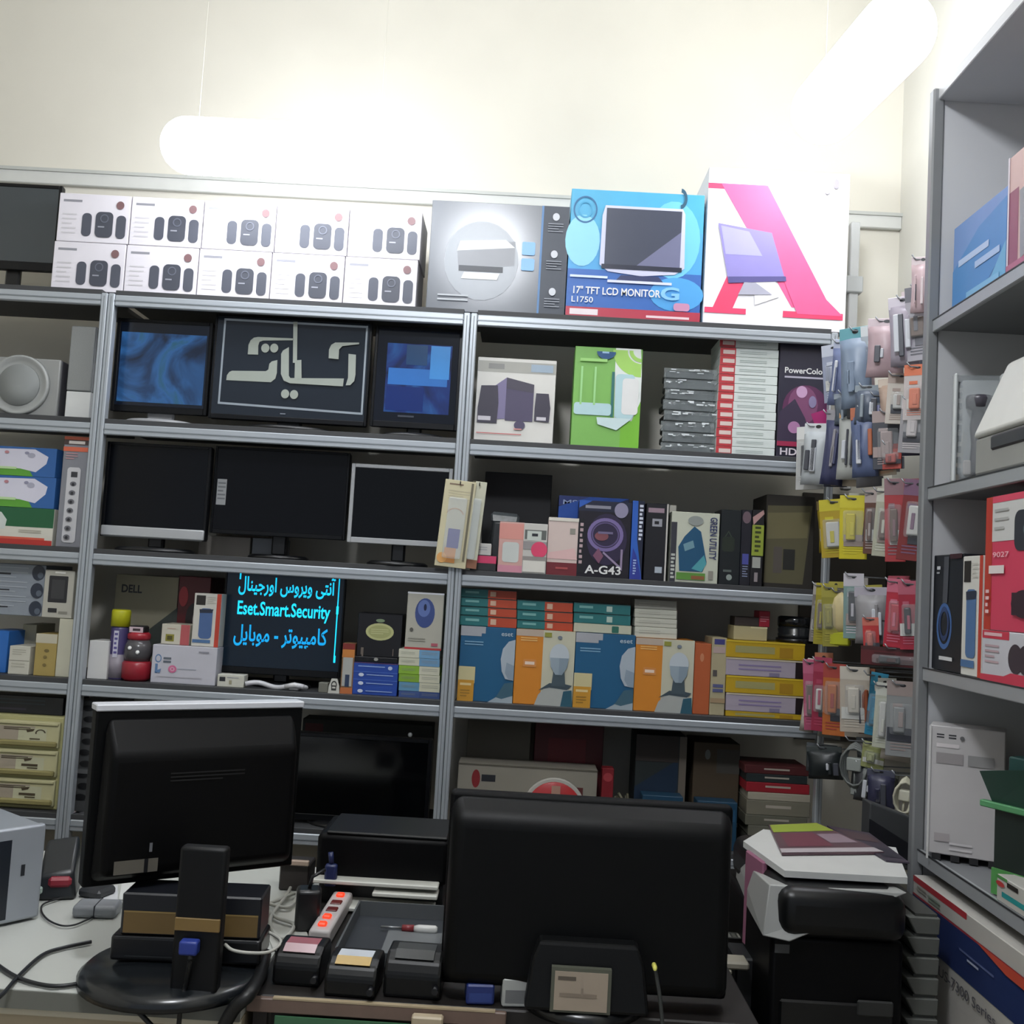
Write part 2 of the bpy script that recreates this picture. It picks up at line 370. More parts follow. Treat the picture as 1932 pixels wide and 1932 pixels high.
# ================================================================== second row of shelves
r = empty('subwoofer', 'silver grey subwoofer with a round grille at the left edge of the picture', 'speaker', (Xat(35, 3.34, ZT['B']), 3.34, ZT['B']))
hw = Zat(676, Xat(50, 3.34, 1.9), 3.34)-ZT['B']; wl = .245
mb = MB(); mb.box(-wl/2, wl/2, .012, .24, 0, hw, M('#4b4b50', .5), .004); mb.box(-wl/2, wl/2, 0, .014, 0, hw, M('#90918f', .5), .004, 2); mb.build('cabinet', r)
mb = MB(); q = Matrix.Translation((-.005, 0, hw*.52)) @ Matrix.Rotation(math.pi/2, 4, 'X')
mb.lathe([(.0, .001), (.07, .006), (.083, .004), (.092, .014), (.098, .012), (.10, 0)], M('#9b9d9b', .4), 40, mtx=q); mb.lathe([(.0, .006), (.068, .011), (.07, .004)], M('#7d807f', .6), 40, mtx=q); mb.build('grille', r)
SB('B', 121, 167, 739, 'small_box', 'small white box under the grey satellite speaker', 'box', M('#d3d4d2', .5), Y=3.345, d=.12)
r = empty('satellite_speaker', 'tall grey satellite speaker beside the subwoofer, standing on a small white box', 'speaker', (Xat(147, 3.35, TOPZ['small_box']), 3.35, TOPZ['small_box']))
hh = Zat(614, Xat(150, 3.35, 2.1), 3.35)-TOPZ['small_box']
mb = MB(); mb.box(-.042, .042, .01, .1, .0, hh, M('#6f7172', .5), .004); mb.build('cabinet', r)
mb = MB(); mb.box(-.04, .04, 0, .012, .004, hh-.003, M('#868887', .7, scale=300, var=.12), .004, 2); mb.build('grille', r)
S_BLUE = noise_screen('blue_picture', ['#0e2038', '#1e4470', '#2f66a2', '#2a6070', '#173248'], 5, .7)
S_BLUE2 = noise_screen('blue_desktop', ['#0d1c44', '#1b3a86', '#2a62ac', '#3c7cb8'], 5, .6)
def art_b1(F): F.rect(.02, .12, .98, .96, S_BLUE)
def art_b3(F):
    F.rect(.12, .15, .92, .9, S_BLUE2); F.rect(.15, .42, .88, .60, M('#2c5f9f', .2, emit=.40)); F.rect(.66, .16, .9, .52, M('#3a78b4', .2, emit=.42)); F.rect(.36, .16, .62, .38, M('#1b3a5e', .2, emit=.35)); F.rect(.14, .62, .6, .88, M('#10245c', .2, emit=.35)); F.rect(.3, .93, .5, .95, M('#3a3f4a', .3))
monitor('display_monitor', 'monitor showing a dark blue wavy picture, left of the sign screen', 207, 389, 604, 779, 3.38, ZT['B'], scr=M('#141a26', .12), art=art_b1, b=.012, chin=.022, neckm=M('#8f9092', .4), neckw=.09)
def art_sign(F):
    def s(x, y): return ((x-8-(1140-y)*.066)/1030-.008, (y-1118-(x-60)*.047)/590)
    g = M('#8c928a', .4, emit=.14); ln = M('#858e96', .4, emit=.14)
    P = lambda pts, m: F.poly([s(*p) for p in pts], m)
    t = 13
    for a, b_ in (((60, 1140), (1018, 1185)), ((25, 1648), (985, 1712))):
        P([(a[0], a[1]), (b_[0], b_[1]), (b_[0], b_[1]-t), (a[0], a[1]-t)], ln)
    for a, b_ in (((60, 1130), (25, 1648)), ((1018, 1172), (985, 1712))):
        P([(a[0], a[1]), (a[0]+t, a[1]), (b_[0]+t, b_[1]), (b_[0], b_[1])], ln)
    P([(80, 1505), (84, 1475), (100, 1455), (118, 1448), (345, 1450), (362, 1440), (368, 1405), (385, 1390), (422, 1382), (420, 1460), (410, 1495), (380, 1517)], g)
    P([(222, 1348), (226, 1290), (240, 1262), (262, 1246), (290, 1242), (525, 1250), (525, 1262), (325, 1264), (300, 1272), (292, 1295), (292, 1350)], g)
    for c in ((340, 1310), (400, 1310), (478, 1588), (538, 1592)):
        u, v = s(*c); F.ell(u, v, .027, .047, g, 16)
    P([(448, 1345), (460, 1325), (500, 1304), (502, 1478), (512, 1492), (872, 1494), (866, 1542), (510, 1524), (468, 1508), (448, 1468)], g)
    P([(542, 1385), (585, 1382), (588, 1498), (540, 1498)], g)
    P([(528, 1150), (556, 1150), (556, 1400), (528, 1400)], g)
    P([(768, 1372), (770, 1320), (785, 1290), (812, 1276), (972, 1276), (972, 1286), (860, 1298), (838, 1318), (835, 1378)], g)
    P([(902, 1345), (952, 1350), (950, 1470), (942, 1510), (915, 1535), (885, 1536), (900, 1490)], g)
    F.rect(.455, .965, .49, .975, M('#7a808a', .3))
monitor('sign_screen', 'wide black screen showing large white calligraphy letters inside a thin frame', 392, 690, 600, 796, 3.36, ZT['B'], art=art_sign, scr=M('#20262e', .1), b=.008, chin=.016, base=(.3, .17), neckw=.08, cat='screen', d=.06)
monitor('display_monitor', 'monitor with a bright blue desktop picture, right of the sign screen', 697, 862, 618, 808, 3.37, ZT['B'], art=art_b3, scr=M('#0c111c', .12), b=.01, chin=.02, base=(.22, .15))
def art_21(F, b, w, d, h):
    p1, p2, p3 = M('#4c4560', .5), M('#7b7396', .5), M('#3a3645', .5)
    F.rect(0, .04, 1, .17, M('#aaa9a2', .5)); F.bars(.14, .07, .34, .14, 1, M('#8b8b88', .5), .9); F.rect(.68, .06, .96, .15, M('#9fb0c0', .5))
    F.poly([(.24, .33), (.38, .23), (.38, .72), (.26, .73)], p2); F.poly([(.38, .23), (.73, .30), (.73, .74), (.38, .74)], p1); F.poly([(.38, .23), (.73, .30), (.73, .40), (.38, .36)], M('#45404f', .5))
    F.poly([(.06, .34), (.27, .33), (.29, .54), (.28, .78), (.03, .78), (.03, .60)], p3); F.rect(.04, .70, .2, .75, M('#cfcbd2', .5)); F.poly([(.76, .40), (.92, .40), (.95, .57), (.94, .74), (.75, .73), (.75, .58)], p3); F.rect(.78, .68, .9, .72, M('#cfcbd2', .5))
    F.ell(.57, .79, .07, .055, p1); F.rect(.03, .895, .6, .905, M('#c0605f', .5)); F.bars(.5, .83, .6, .86, 1, M('#d08f8c', .5), .5)
SB('B', 893, 1042, 677, 'speaker_set_box', 'white box printed with a purple three piece speaker set, left of the green box', 'box', M('#dcdad4', .45), art_21, Y=3.345)
def art_wifi(F, b, w, d, h):
    lg, wt = M('#b8d7dc', .4), M('#e8eee9', .4)
    F.rect(.72, .5, 1, 1, M('#79bb36', .4)); F.poly([(.6, 0), (.97, .0), (1, .25), (1, .52), (.88, .72), (.62, .72), (.6, .2)], wt)
    for q in (.42, .30, .18): F.ring(.98, .02, q, q*.62, .32, M('#a9d96a', .4), 18, a0=1.55, a1=3.15)
    F.rect(.56, .24, .60, .69, M('#2f6f6a', .4)); F.rrect(.02, .56, .57, .68, .01, lg); F.rect(.1, .2, .13, .58, M('#a0d68e', .4)); F.rect(.3, .2, .33, .58, M('#a0d68e', .4)); F.rrect(.62, .26, .9, .70, .012, lg); F.rrect(.72, .3, .96, .66, .012, WHITE)
    F.poly([(.36, .70), (.88, .70), (.66, .82), (.38, .77)], M('#cfe3e4', .4)); F.ell(.46, .045, .14, .075, M('#1f4f80', .4), a0=0, a1=math.pi); F.bars(.4, .045, .5, .07, 1, M('#9fc4e0', .4), .7); F.rect(.08, .12, .48, .15, M('#9fd57a', .4))
SB('B', 1076, 1204, 656, 'router_box', 'lime green network router box on the second shelf', 'box', M('#7fb85c', .35), art_wifi, Y=3.345, d=.12)
zc = ZT['B']
for i in range(8):
    x0, x1 = Xat(1247, 3.36, ZT['B']), Xat(1347, 3.36, ZT['B']); w = x1-x0; h = .0345
    r = empty('plastic_wrapped_pack', 'dark pack wrapped in shiny clear film, %s from the bottom of its stack' % ORD[i], 'pack', ((x0+x1)/2+random.uniform(-.004, .004), 3.36, zc), random.uniform(-.05, .05), 'film wrapped packs beside the red spined boxes')
    mb = MB(); mb.box(-w/2+.008, w/2-.008, .01, .13, .003, h-.008, M('#24272b', .35), .004); mb.build('drive_body', r)
    mb = MB(); n = 12                                    # crumpled film: a rippled sleeve
    for j in range(n):
        xa, xb_ = -w/2+w*j/n, -w/2+w*(j+1)/n
        a, c = random.uniform(-.006, .006), random.uniform(.4, .8)
        mb.hexa([(xa, -.004+a*.4, 0), (xa, -.004+a*.4, h*.55), (xa, .004, 0), (xa, .004, h-.001), (xb_, -.004-a*.4, .001), (xb_, -.004-a*.4, h*c), (xb_, .004, .0), (xb_, .004, h-.001)], M('#c9d2d4', .12, alpha=.16, var=.02))
    for j in range(9):
        u = random.uniform(-.47, .43)*w; q = h*random.uniform(.45, .8); mb.box(u, u+random.uniform(.005, .026), -.0075, -.006, q, q+random.uniform(.001, .005), M('#e3e8ea', .2))  # pale bars paint glints onto the film
    mb.build('film_wrap', r); zc += h+.0008
def art_red(F, b, w, d, h):
    F.rect(0, 0, .27, 1, M('#b8353c', .45)); F.rect(.05, .28, .25, .74, M('#ddc9c2', .5)); F.bars(.34, .35, .8, .75, 2, M('#b3bdb9', .5), .35)
zc = ZT['B']; zs1 = Zat(640, Xat(1408, 3.345, 2.2), 3.345); NR = 13; hr = (zs1-zc)/NR; p0 = None
for i in range(NR):
    lab = 'flat white box with a red spine end, %s from the bottom of the tall stack' % ORD[i]
    if p0 is None:
        x0, x1 = Xat(1350, 3.345, zc), Xat(1461, 3.345, zc); w = x1-x0
        mb = MB(); mb.box(-w/2, w/2, 0, .16, 0, hr-.0012, M('#d5dcd8', .5), .001); art_red(front(mb, w, hr-.0012), mb, w, .16, hr)
        p0 = o = mb.build('flat_box', None, ((x0+x1)/2, 3.345, zc)); tag(o, lab, 'box', 'red spined flat boxes in the tall stack')
    else:
        o = p0.copy(); COL.objects.link(o); o['label'] = lab; o.location = (p0.location.x+random.uniform(-.0015, .0015), 3.345+random.uniform(0, .002), zc)
    zc += hr
def art_pc(F, b, w, d, h):
    F.text('PowerColor', .10, .235, .85, .285, WHITE, .02); F.rect(.1, .31, .8, .325, M('#b7b3c2', .4))
    F.ell(.5, .58, .42, .2, M('#5d2f52', .4)); F.ell(.45, .55, .27, .16, M('#7d4a6c', .4)); F.poly([(.02, .62), (.3, .5), (.5, .66), (.6, .8), (.3, .88), (.0, .9)], M('#3a3046', .4)); F.poly([(.6, .62), (.95, .56), (1, .68), (.72, .76)], M('#a02a68', .4))
    F.ell(.42, .44, .1, .05, M('#c79fc2', .4)); F.ell(.3, .74, .11, .05, M('#a878a0', .4)); F.ell(.62, .52, .07, .05, M('#8a7fa2', .4)); F.rect(0, .86, 1, .9, M('#9b2a4c', .4)); F.text('HD G45', .06, .915, .8, .975, M('#d8cfd6', .4), .02)
SB('B', 1464, 1568, 642, 'graphics_card_box', 'dark graphics card box with purple artwork beside the red spined stack', 'box', M('#2f2d3c', .35), art_pc, Y=3.345, d=.1)

# ================================================================== third row
def art_ext(top, mid):
    def f(F, b, w, d, h):
        F.rect(0, .0, 1, 1, M('#2e5f9e', .4)); F.poly([(0, .62), (.62, .62), (.72, 1), (0, 1)], M('#5a9c35', .4)); F.poly([(0, .1), (.72, .06), (.9, .3), (.88, .55), (.75, .85), (.55, .75), (0, .66)], M('#d6d4e2', .4))
        F.poly([(0, .32), (.18, .42), (0, .46)], M('#35417e', .4)); F.ell(.68, .28, .05, .09, M('#a9a8b8', .4)); F.ell(.62, .2, .03, .05, M('#8d8ca2', .4)); F.bars(.2, .7, .5, .8, 1, M('#bcd9a2', .4), .8); F.ell(.36, .2, .03, .05, M('#b77f86', .4))
    return f
zc = ZT['C']
def art_grn(F, b, w, d, h):
    F.rect(0, .0, 1, .52, M('#1f5a38', .4)); F.poly([(0, .05), (.3, .15), (.38, .35), (.36, .6), (0, .62)], M('#c9cfc9', .4)); F.rect(0, .86, 1, 1, M('#b8352f', .4)); F.rect(0, .80, .9, .86, M('#cf5a45', .4)); F.bars(.55, .6, .85, .7, 2, M('#a8a494', .5), .4); F.ell(.06, .5, .05, .06, M('#9c3a3c', .4))
SB('C', -45, 97, 957, 'extension_lead_box', 'green and cream box with a red foot, lowest of three at the left edge', 'box', M('#d2cfc2', .45), art_grn, Y=3.345)
SB('C', -43, 101, 898, 'extension_lead_box', 'blue and green boxed extension lead, middle box of three at the left edge', 'box', M('#2e5f9e', .4), art_ext(0, 0), Y=3.345, z=TOPZ['extension_lead_box']+.001)
SB('C', -42, 103, 843, 'extension_lead_box', 'blue and green boxed extension lead, top box of three at the left edge', 'box', M('#2e5f9e', .4), art_ext(0, 0), Y=3.345, z=TOPZ['extension_lead_box.001']+.001)
def art_strip(F, b, w, d, h):
    F.rect(0, 0, 1, .03, M('#d56a4e', .4)); F.rect(0, .03, 1, .075, M('#4c3d3a', .4)); F.bars(.2, .04, .85, .07, 1, M('#dcd3cb', .4), .9); F.rect(0, .095, 1, .135, M('#d56a4e', .4)); F.bars(.12, .15, .6, .22, 3, M('#b98f94', .5), .4)
    F.rrect(.24, .28, .78, .96, .01, M('#c9c8cb', .4)); F.rect(.4, .32, .66, .37, M('#35353a', .4))
    for i in range(7): F.ell(.52-.01*i, .43+i*.08, .13, .022, M('#6a6a70', .4)); F.ell(.52-.01*i, .435+i*.08, .06, .014, M('#2c2c31', .4))
SB('C', 104, 151, 824, 'power_strip_box', 'tall grey and orange box showing a long white power strip', 'box', M('#83848b', .4), art_strip, Y=3.34, d=.07)
monitor('flat_monitor', 'dark monitor with a wide silver bar under its screen, third shelf', 188, 386, 838, 1016, 3.36, ZT['C'], b=.01, chin=.036, chinm=M('#b4b6b8', .35, .3), scr=M('#090b10', .2, spec=.25), base=(.26, .18), d=.06)
SB('C', 373, 470, 1012, 'carton', 'greyish carton standing behind the dark screens of the third shelf', 'box', M('#a8a29a', .6), Y=3.52, d=.14)
SB('C', 474, 528, 1016, 'carton', 'small pale carton behind the large black television', 'box', M('#8f949c', .5), Y=3.52, d=.14)
def art_tv(F): F.rect(.012, .38, .085, .70, M('#9a9c9e', .5)); F.bars(.02, .42, .078, .66, 5, M('#6c6e72', .5), .4)
monitor('television', 'large black television with a grey sticker, third shelf', 395, 650, 848, 1012, 3.39, ZT['C'], b=.008, chin=.014, scr=M('#07080d', .2, spec=.25), art=art_tv, base=(.2, .16), d=.07, cat='television')
monitor('silver_monitor', 'silver framed square monitor at the right end of the third shelf', 654, 846, 879, 1028, 3.35, ZT['C'], bez=M('#a9abad', .4, .2), b=.0125, chin=.018, scr=M('#07090d', .2, spec=.25), base=(.2, .16), d=.05, neckw=.045)
def hang_pack(label, pl, pr, pt, pb, Y, art, mat, tilt=0):
    z1 = Zat(pt, Xat((pl+pr)/2, Y, 1.6), Y); xm = Xat((pl+pr)/2, Y, z1); z0 = Zat(pb, xm, Y); w = (pr-pl)/FPX*Y; h = z1-z0
    r = empty('blister_pack', label, 'pack', (xm, Y, z0), 0, 'blister packs hung on the shelf post'); r.rotation_euler = (0, tilt, 0)
    mb = MB(); mb.box(-w/2, w/2, .004, .007, 0, h, mat, .001); art(front(mb, w, h, .004), mb, w, .01, h); mb.build('backing_card', r)
    mb = MB(); mb.box(-w*.3, w*.3, -.018, .003, h*.1, h*.8, clear(), .006, 2); mb.build('clear_blister', r)
    mb = MB(); mb.tube([(0, .006, h-.012), (0, -.012, h-.012), (0, -.012, h-.004)], .002, BLACK); mb.build('hang_hook', r)
    return r
def art_bl(F, b, w, d, h):
    F.bars(.15, .04, .6, .07, 1, M('#7d6a58', .5), .6); F.bars(.15, .12, .85, .24, 4, M('#b8b096', .5), .3); F.ring(.45, .42, .3, .1, .12, M('#b98f6c', .5), 16, a0=3.5, a1=5.9)
    F.rect(.3, .56, .68, .78, M('#4f4a8c', .4)); F.rect(.25, .78, .62, .95, M('#c98a4a', .4)); F.ell(.2, .9, .16, .06, M('#d9a15e', .5)); F.rect(.86, .02, .93, .92, M('#6a6452', .5))
def art_bl2(F, b, w, d, h): F.rect(.0, 0, .2, .95, M('#57523f', .5)); F.rect(.0, .9, 1, 1, M('#8d5f48', .5)); F.ell(.1, .92, .14, .03, M('#d6d6d0', .3))
hang_pack('cream blister pack with a purple and orange foot hung on the post between shelves', 829, 888, 906, 1070, 3.275, art_bl, M('#c9c1a0', .5), .07)
hang_pack('narrow pale blister pack hung just right of the cream pack on the post', 881, 908, 908, 1072, 3.288, art_bl2, M('#c4c3ae', .5), .07)
# third row, right bay
SB('C', 905, 1032, 893, 'carton', 'plain black carton in the back of the third shelf', 'box', M('#1f1f22', .7), Y=3.50, d=.16)
mb = MB(); mb.hexa([(-.05, 0, 0), (-.04, .01, .17), (-.05, .08, 0), (-.035, .06, .19), (.06, 0, 0), (.05, .012, .18), (.06, .08, 0), (.045, .06, .16)], M('#2e3133', .3, var=.3, scale=60), .012, 2)
mb.hexa([(-.045, .005, .16), (-.05, .02, .2), (-.03, .05, .16), (-.04, .045, .205), (.05, .01, .16), (.055, .02, .195), (.05, .05, .16), (.05, .045, .2)], M('#565b5e', .2, var=.3, scale=80), .01)
tag(mb.build('plastic_bag', None, (Xat(945, 3.42, ZT['C']), 3.42, ZT['C'])), 'crumpled dark plastic bag behind the small pink boxes', 'bag')
SB('C', 886, 935, 1048, 'small_box', 'flat pink and black box near the post, third shelf', 'box', M('#2a2a2d', .5), lambda F, b, w, d, h: F.rect(0, .02, 1, .5, M('#d2406a', .45)), Y=3.33, d=.08)
SB('C', 889, 926, 1025, 'small_box', 'little white box lying on the flat pink box', 'box', M('#c9c7c2', .5), lambda F, b, w, d, h: F.bars(.1, .3, .8, .7, 2, GREYT, .3), Y=3.335, d=.07, z=TOPZ['small_box.001']+.001)
def art_p1(F, b, w, d, h): F.rect(0, .03, 1, .34, M('#d7948a', .5)); F.rrect(.16, .4, .82, .8, .01, M('#c9cdc9', .5)); F.rect(0, .86, 1, 1, M('#d08fa0', .5))
SB('C', 938, 985, 985, 'small_carton', 'salmon pink upright box, left of the grey box with a pink disc', 'box', M('#d0a49c', .5), art_p1, Y=3.335, d=.06)
def art_p2(F, b, w, d, h):
    F.rect(.05, .13, .95, .32, M('#5e625e', .5)); F.rect(.15, .15, .75, .34, M('#c3cac2', .5)); F.bars(.35, .2, .6, .27, 1, INK, .8); F.rect(0, .36, 1, .52, M('#918d8d', .5)); F.ell(.68, .52, .34, .16, M('#d8456a', .45)); F.rect(.04, .74, .96, .97, M('#d8d5cc', .5)); F.rect(0, .66, 1, .74, M('#8f8a86', .5))
SB('C', 984, 1029, 988, 'small_carton', 'white and grey upright box with a pink disc', 'box', M('#c6c3bd', .5), art_p2, Y=3.33, d=.06)
def art_p3(F, b, w, d, h): F.rect(0, .78, 1, 1, M('#6c1f28', .5)); F.rect(.72, .18, .9, .28, M('#8d8a80', .5)); F.poly([(0, .62), (.9, .52), (1, .72), (0, .72)], M('#dcb6b4', .5)); F.rect(0, 0, 1, .06, M('#d9d4c8', .5)); F.bars(.3, .86, .7, .94, 1, M('#a84a4a', .5), .4)
SB('C', 1030, 1087, 977, 'small_carton', 'pale pink upright box with a dark red foot', 'box', M('#d3c0b9', .5), art_p3, Y=3.335, d=.08)
def art_back(F, b, w, d, h): F.rect(0, 0, .45, .12, M('#2a3a78', .4)); F.text('MSI', .06, .05, .3, .11, M('#9fb0d8', .4)); F.poly([(.45, 0), (1, 0), (.6, .14), (.35, .3), (0, .34), (0, .14)], M('#1f4fa8', .4))
SB('C', 1047, 1180, 938, 'motherboard_box', 'dark blue board box standing behind the gear artwork box', 'box', M('#20284e', .4), art_back, Y=3.45, d=.09)
def art_g43(F, b, w, d, h):
    F.rect(0, 0, 1, .14, M('#1e2238', .4)); F.bars(.12, .06, .6, .11, 1, M('#8a8a96', .4), .8); F.poly([(0, 0), (.25, 0), (0, .1)], M('#2a58b0', .4)); F.rect(.02, .24, .12, .95, M('#16161c', .4))
    F.bars(.04, .3, .1, .86, 8, M('#b8a0a4', .5), .6); F.ell(.55, .5, .38, .34, M('#2c2340', .4)); F.ell(.8, .11, .13, .10, M('#8f8aa4', .4)); F.ring(.52, .44, .34, .22, .2, M('#77689a', .4)); F.ring(.52, .44, .26, .165, .1, M('#5f527e', .4))
    F.ell(.45, .46, .13, .06, M('#7d4a52', .4)); F.rect(.38, .4, .66, .43, M('#6c6484', .4)); F.poly([(.5, .66), (.82, .84), (.82, .62), (.86, .62), (.86, .9), (.48, .68)], M('#9585a2', .4)); F.poly([(.3, .72), (.4, .62), (.5, .72), (.42, .82)], M('#7a4f66', .4))
    F.text('A-G43', .16, .845, .84, .955, WHITE, .02)
SB('C', 1086, 1186, 946, 'motherboard_box', 'dark board box with a purple gear and white lettering, third shelf', 'box', M('#1b1722', .35), art_g43, Y=3.335, d=.08)
def art_bs(F, b, w, d, h): F.poly([(0, 0), (.45, 0), (.5, .5), (1, 1), (0, 1)], M('#2a5cb4', .4)); F.poly([(.2, .6), (.5, .7), (1, 1), (0, 1)], M('#2d3a92', .4)); F.bars(.6, .05, .9, .52, 9, M('#cfd4e2', .4), .6); F.bars(.25, .75, .5, .95, 6, M('#a9bce0', .4), .5)
SB('C', 1187, 1210, 945, 'board_box', 'narrow bright blue spine of a board box next to the gear artwork', 'box', M('#1b2036', .4), art_bs, Y=3.332, d=.12)
def art_bk(F, b, w, d, h): F.rect(.1, .06, .82, .12, M('#9a8390', .4)); F.rect(.3, .2, .74, .3, M('#9a9ca4', .4)); F.rect(.4, .23, .6, .27, M('#17171c', .4)); F.rect(.5, .82, .82, .9, M('#a9b2bc', .4)); F.rect(.93, 0, 1, 1, M('#c8c5be', .4))
SB('C', 1213, 1255, 950, 'board_box', 'black upright box with a white right edge beside the white and teal box', 'box', M('#15151c', .4), art_bk, Y=3.34, d=.14)
SB('C', 1257, 1270, 953, 'board_box', 'thin pale box squeezed behind the white and teal box', 'box', M('#bdbab0', .5), Y=3.42, d=.12)
def art_gr(F, b, w, d, h):
    F.rect(0, .15, .12, 1, M('#34343c', .4)); F.bars(.02, .6, .1, .97, 7, M('#bcc0b8', .4), .6); F.poly([(.28, .35), (.48, .2), (.62, .27), (.76, .7), (.68, .84), (.2, .84), (.16, .5)], M('#1d4f70', .4)); F.poly([(.45, .8), (.7, .6), (.76, .72), (.66, .84)], M('#4f9aa4', .4))
    F.poly([(.26, .46), (.46, .4), (.5, .5), (.3, .56)], M('#6d93a0', .4)); F.ell(.5, .12, .16, .07, M('#8d928e', .4)); F.rect(.14, .86, .74, .96, M('#5c8c3c', .4)); F.rect(.45, .9, .72, .95, M('#8c5a3a', .4)); F.text('GREEN UTILITY', .80, .06, .95, .66, M('#2f3560', .4), .02, vert=True); F.rect(.8, .82, .9, .94, M('#8d8a80', .5))
SB('C', 1262, 1353, 967, 'power_supply_box', 'white box with a teal bottle shape and dark lettering down its edge', 'box', M('#c2c5b4', .45), art_gr, Y=3.34, d=.1)
def art_dk(F, b, w, d, h): F.ring(.4, .42, .3, .14, .15, M('#3f4a3a', .4), 4); F.rrect(.1, .36, .7, .56, .01, M('#262e24', .4)); F.ell(.5, .9, .14, .04, M('#8c9690', .4)); F.bars(.2, .8, .6, .86, 1, M('#5c6560', .4), .5)
SB('C', 1355, 1394, 962, 'board_box', 'very dark green upright box right of the white and teal box', 'box', M('#151b1e', .4), art_dk, Y=3.345, d=.12)
def art_dv(F, b, w, d, h): F.ell(.5, .1, .4, .08, M('#6d5a62', .4)); F.rect(.2, .58, .8, .72, M('#4c5098', .4)); F.bars(.25, .74, .75, .9, 5, M('#8a92b0', .4), .4)
SB('C', 1394, 1414, 962, 'board_box', 'narrow dark box with a violet blue patch', 'box', M('#1d1d26', .4), art_dv, Y=3.35, d=.12)
def art_lm(F, b, w, d, h): F.poly([(0, .1), (.9, 0), (1, .05), (.1, .2)], M('#b58f8c', .4)); F.rect(0, .2, 1, .6, M('#8c9a3a', .4)); F.bars(.25, .22, .75, .58, 6, M('#39401c', .4), .5); F.rect(.1, .62, .8, .76, M('#a0a29c', .4)); F.rect(.3, .82, .6, .94, M('#8f8688', .4))
SB('C', 1415, 1437, 962, 'board_box', 'narrow dark box with a lime green spine label', 'box', M('#1b1a1e', .4), art_lm, Y=3.342, d=.12)
def art_tan(F, b, w, d, h): F.poly([(.03, .12), (.95, .1), (.8, .95), (.0, .95)], M('#5c573e', .6)); F.poly([(.03, .2), (.9, .17), (.86, .45), (.03, .48)], M('#746d4c', .6)); F.rect(.18, .56, .36, .84, M('#57504a', .6)); F.rect(.38, .58, .62, .8, M('#22221f', .6))
SB('C', 1440, 1532, 935, 'carton', 'olive and brown carton partly hidden by yellow packs, third shelf', 'box', M('#2a2620', .6), art_tan, Y=3.40, d=.2)
# ================================================================== fourth row, left bay
zD = ZT['D']
SB('D', -30, 10, 1190, 'small_box', 'bright blue box cut by the left picture edge, fourth shelf', 'box', M('#2a6ab8', .4), Y=3.36, d=.15)
SB('D', 14, 53, 1219, 'small_box', 'white box with faint grey print, left of the tan box', 'box', M('#c9c6b8', .5), lambda F, b, w, d, h: (F.bars(.15, .12, .8, .35, 3, M('#a8a597', .5), .4), F.rect(0, .5, 1, .52, M('#8d897c', .5)), F.bars(.15, .6, .8, .8, 2, M('#b1ae9f', .5), .4)), Y=3.335, d=.12)
def art_tanb(F, b, w, d, h): F.rect(0, 0, 1, .22, M('#c3bda8', .5)); F.ell(.55, .4, .12, .04, M('#6e5f35', .5)); F.ell(.5, .55, .09, .04, M('#7a6a3c', .5)); F.ell(.5, .74, .09, .04, M('#7a6a3c', .5))
SB('D', 62, 102, 1196, 'small_box', 'tan box with a cream lid, between the small white and tall cream boxes', 'box', M('#a89355', .5), art_tanb, Y=3.335, d=.12)
otall = SB('D', 103, 130, 1168, 'small_box', 'tall narrow cream box beside the shelf post, fourth shelf', 'box', M('#c4c1ad', .5), Y=3.335, d=.12)
SB('D', 36, 62, 1178, 'small_box', 'cream box behind the white and tan boxes, fourth shelf', 'box', M('#aaa690', .5), Y=3.47, d=.14)
def art_hs(F, b, w, d, h):
    F.bars(.05, .18, .4, .22, 1, INK, .9); F.bars(.05, .5, .4, .54, 1, INK, .9); F.bars(.05, .82, .4, .86, 1, INK, .9); F.bars(.05, .06, .7, .9, 9, M('#a7adb5', .5), .25)
    for v in (.15, .5, .85): F.ell(.88, v, .11, .15, M('#2f3644', .4)); F.ell(.92, v+.05, .05, .06, M('#59626f', .4))
zlow = TOPZ[otall.name]
SB('D', -30, 79, 1064, 'headset_box', 'grey box with dark round pictures, lying across the small boxes at the left edge', 'box', M('#8f969f', .45), art_hs, Y=3.36, d=.2, z=zlow+.0015)
def art_wb(F, b, w, d, h): F.rrect(.16, .12, .8, .68, .003, M('#26262a', .4)); F.rect(.26, .2, .7, .6, M('#3a3a3c', .4)); F.bars(.2, .8, .5, .9, 1, M('#2a2a2c', .4), .9); F.bars(.56, .86, .86, .92, 1, M('#8a877c', .4), .9); F.rect(.35, .03, .7, .07, M('#e5e3da', .4))
SB('D', 78, 134, 1076, 'webcam_box', 'white box with a black window, standing on the tall cream box', 'box', M('#b9b6aa', .5), art_wb, Y=3.34, d=.12, z=zlow+.0015)
# ================================================================== fourth row, middle bay
SB('D', 204, 325, 1086, 'computer_carton', 'beige carton with black lettering behind the spray can', 'box', M('#8d8874', .6), lambda F, b, w, d, h: (F.text('DELL', .1, .1, .42, .18, INK, .03), F.poly([(.55, .55), (1, .3), (1, .8), (.55, .8)], M('#3a403c', .5))), Y=3.50, d=.17)
SB('D', 163, 200, 1209, 'small_box', 'plain white box at the left end of the fourth middle shelf', 'box', M('#d2d1cf', .5), Y=3.335, d=.1)
r = empty('spray_can', 'spray can with a yellow green cap and purple body', 'spray can', (Xat(219, 3.37, zD), 3.37, zD)); ht = Zat(1150, Xat(222, 3.37, 1.2), 3.37)-zD
mb = MB(); mb.lathe([(.026, 0), (.028, .004), (.028, ht*.30), (.028, ht*.72), (.025, ht*.77)], M('#4b4370', .35), 24); mb.lathe([(.0284, .006), (.0284, ht*.36)], M('#918a94', .4), 24)
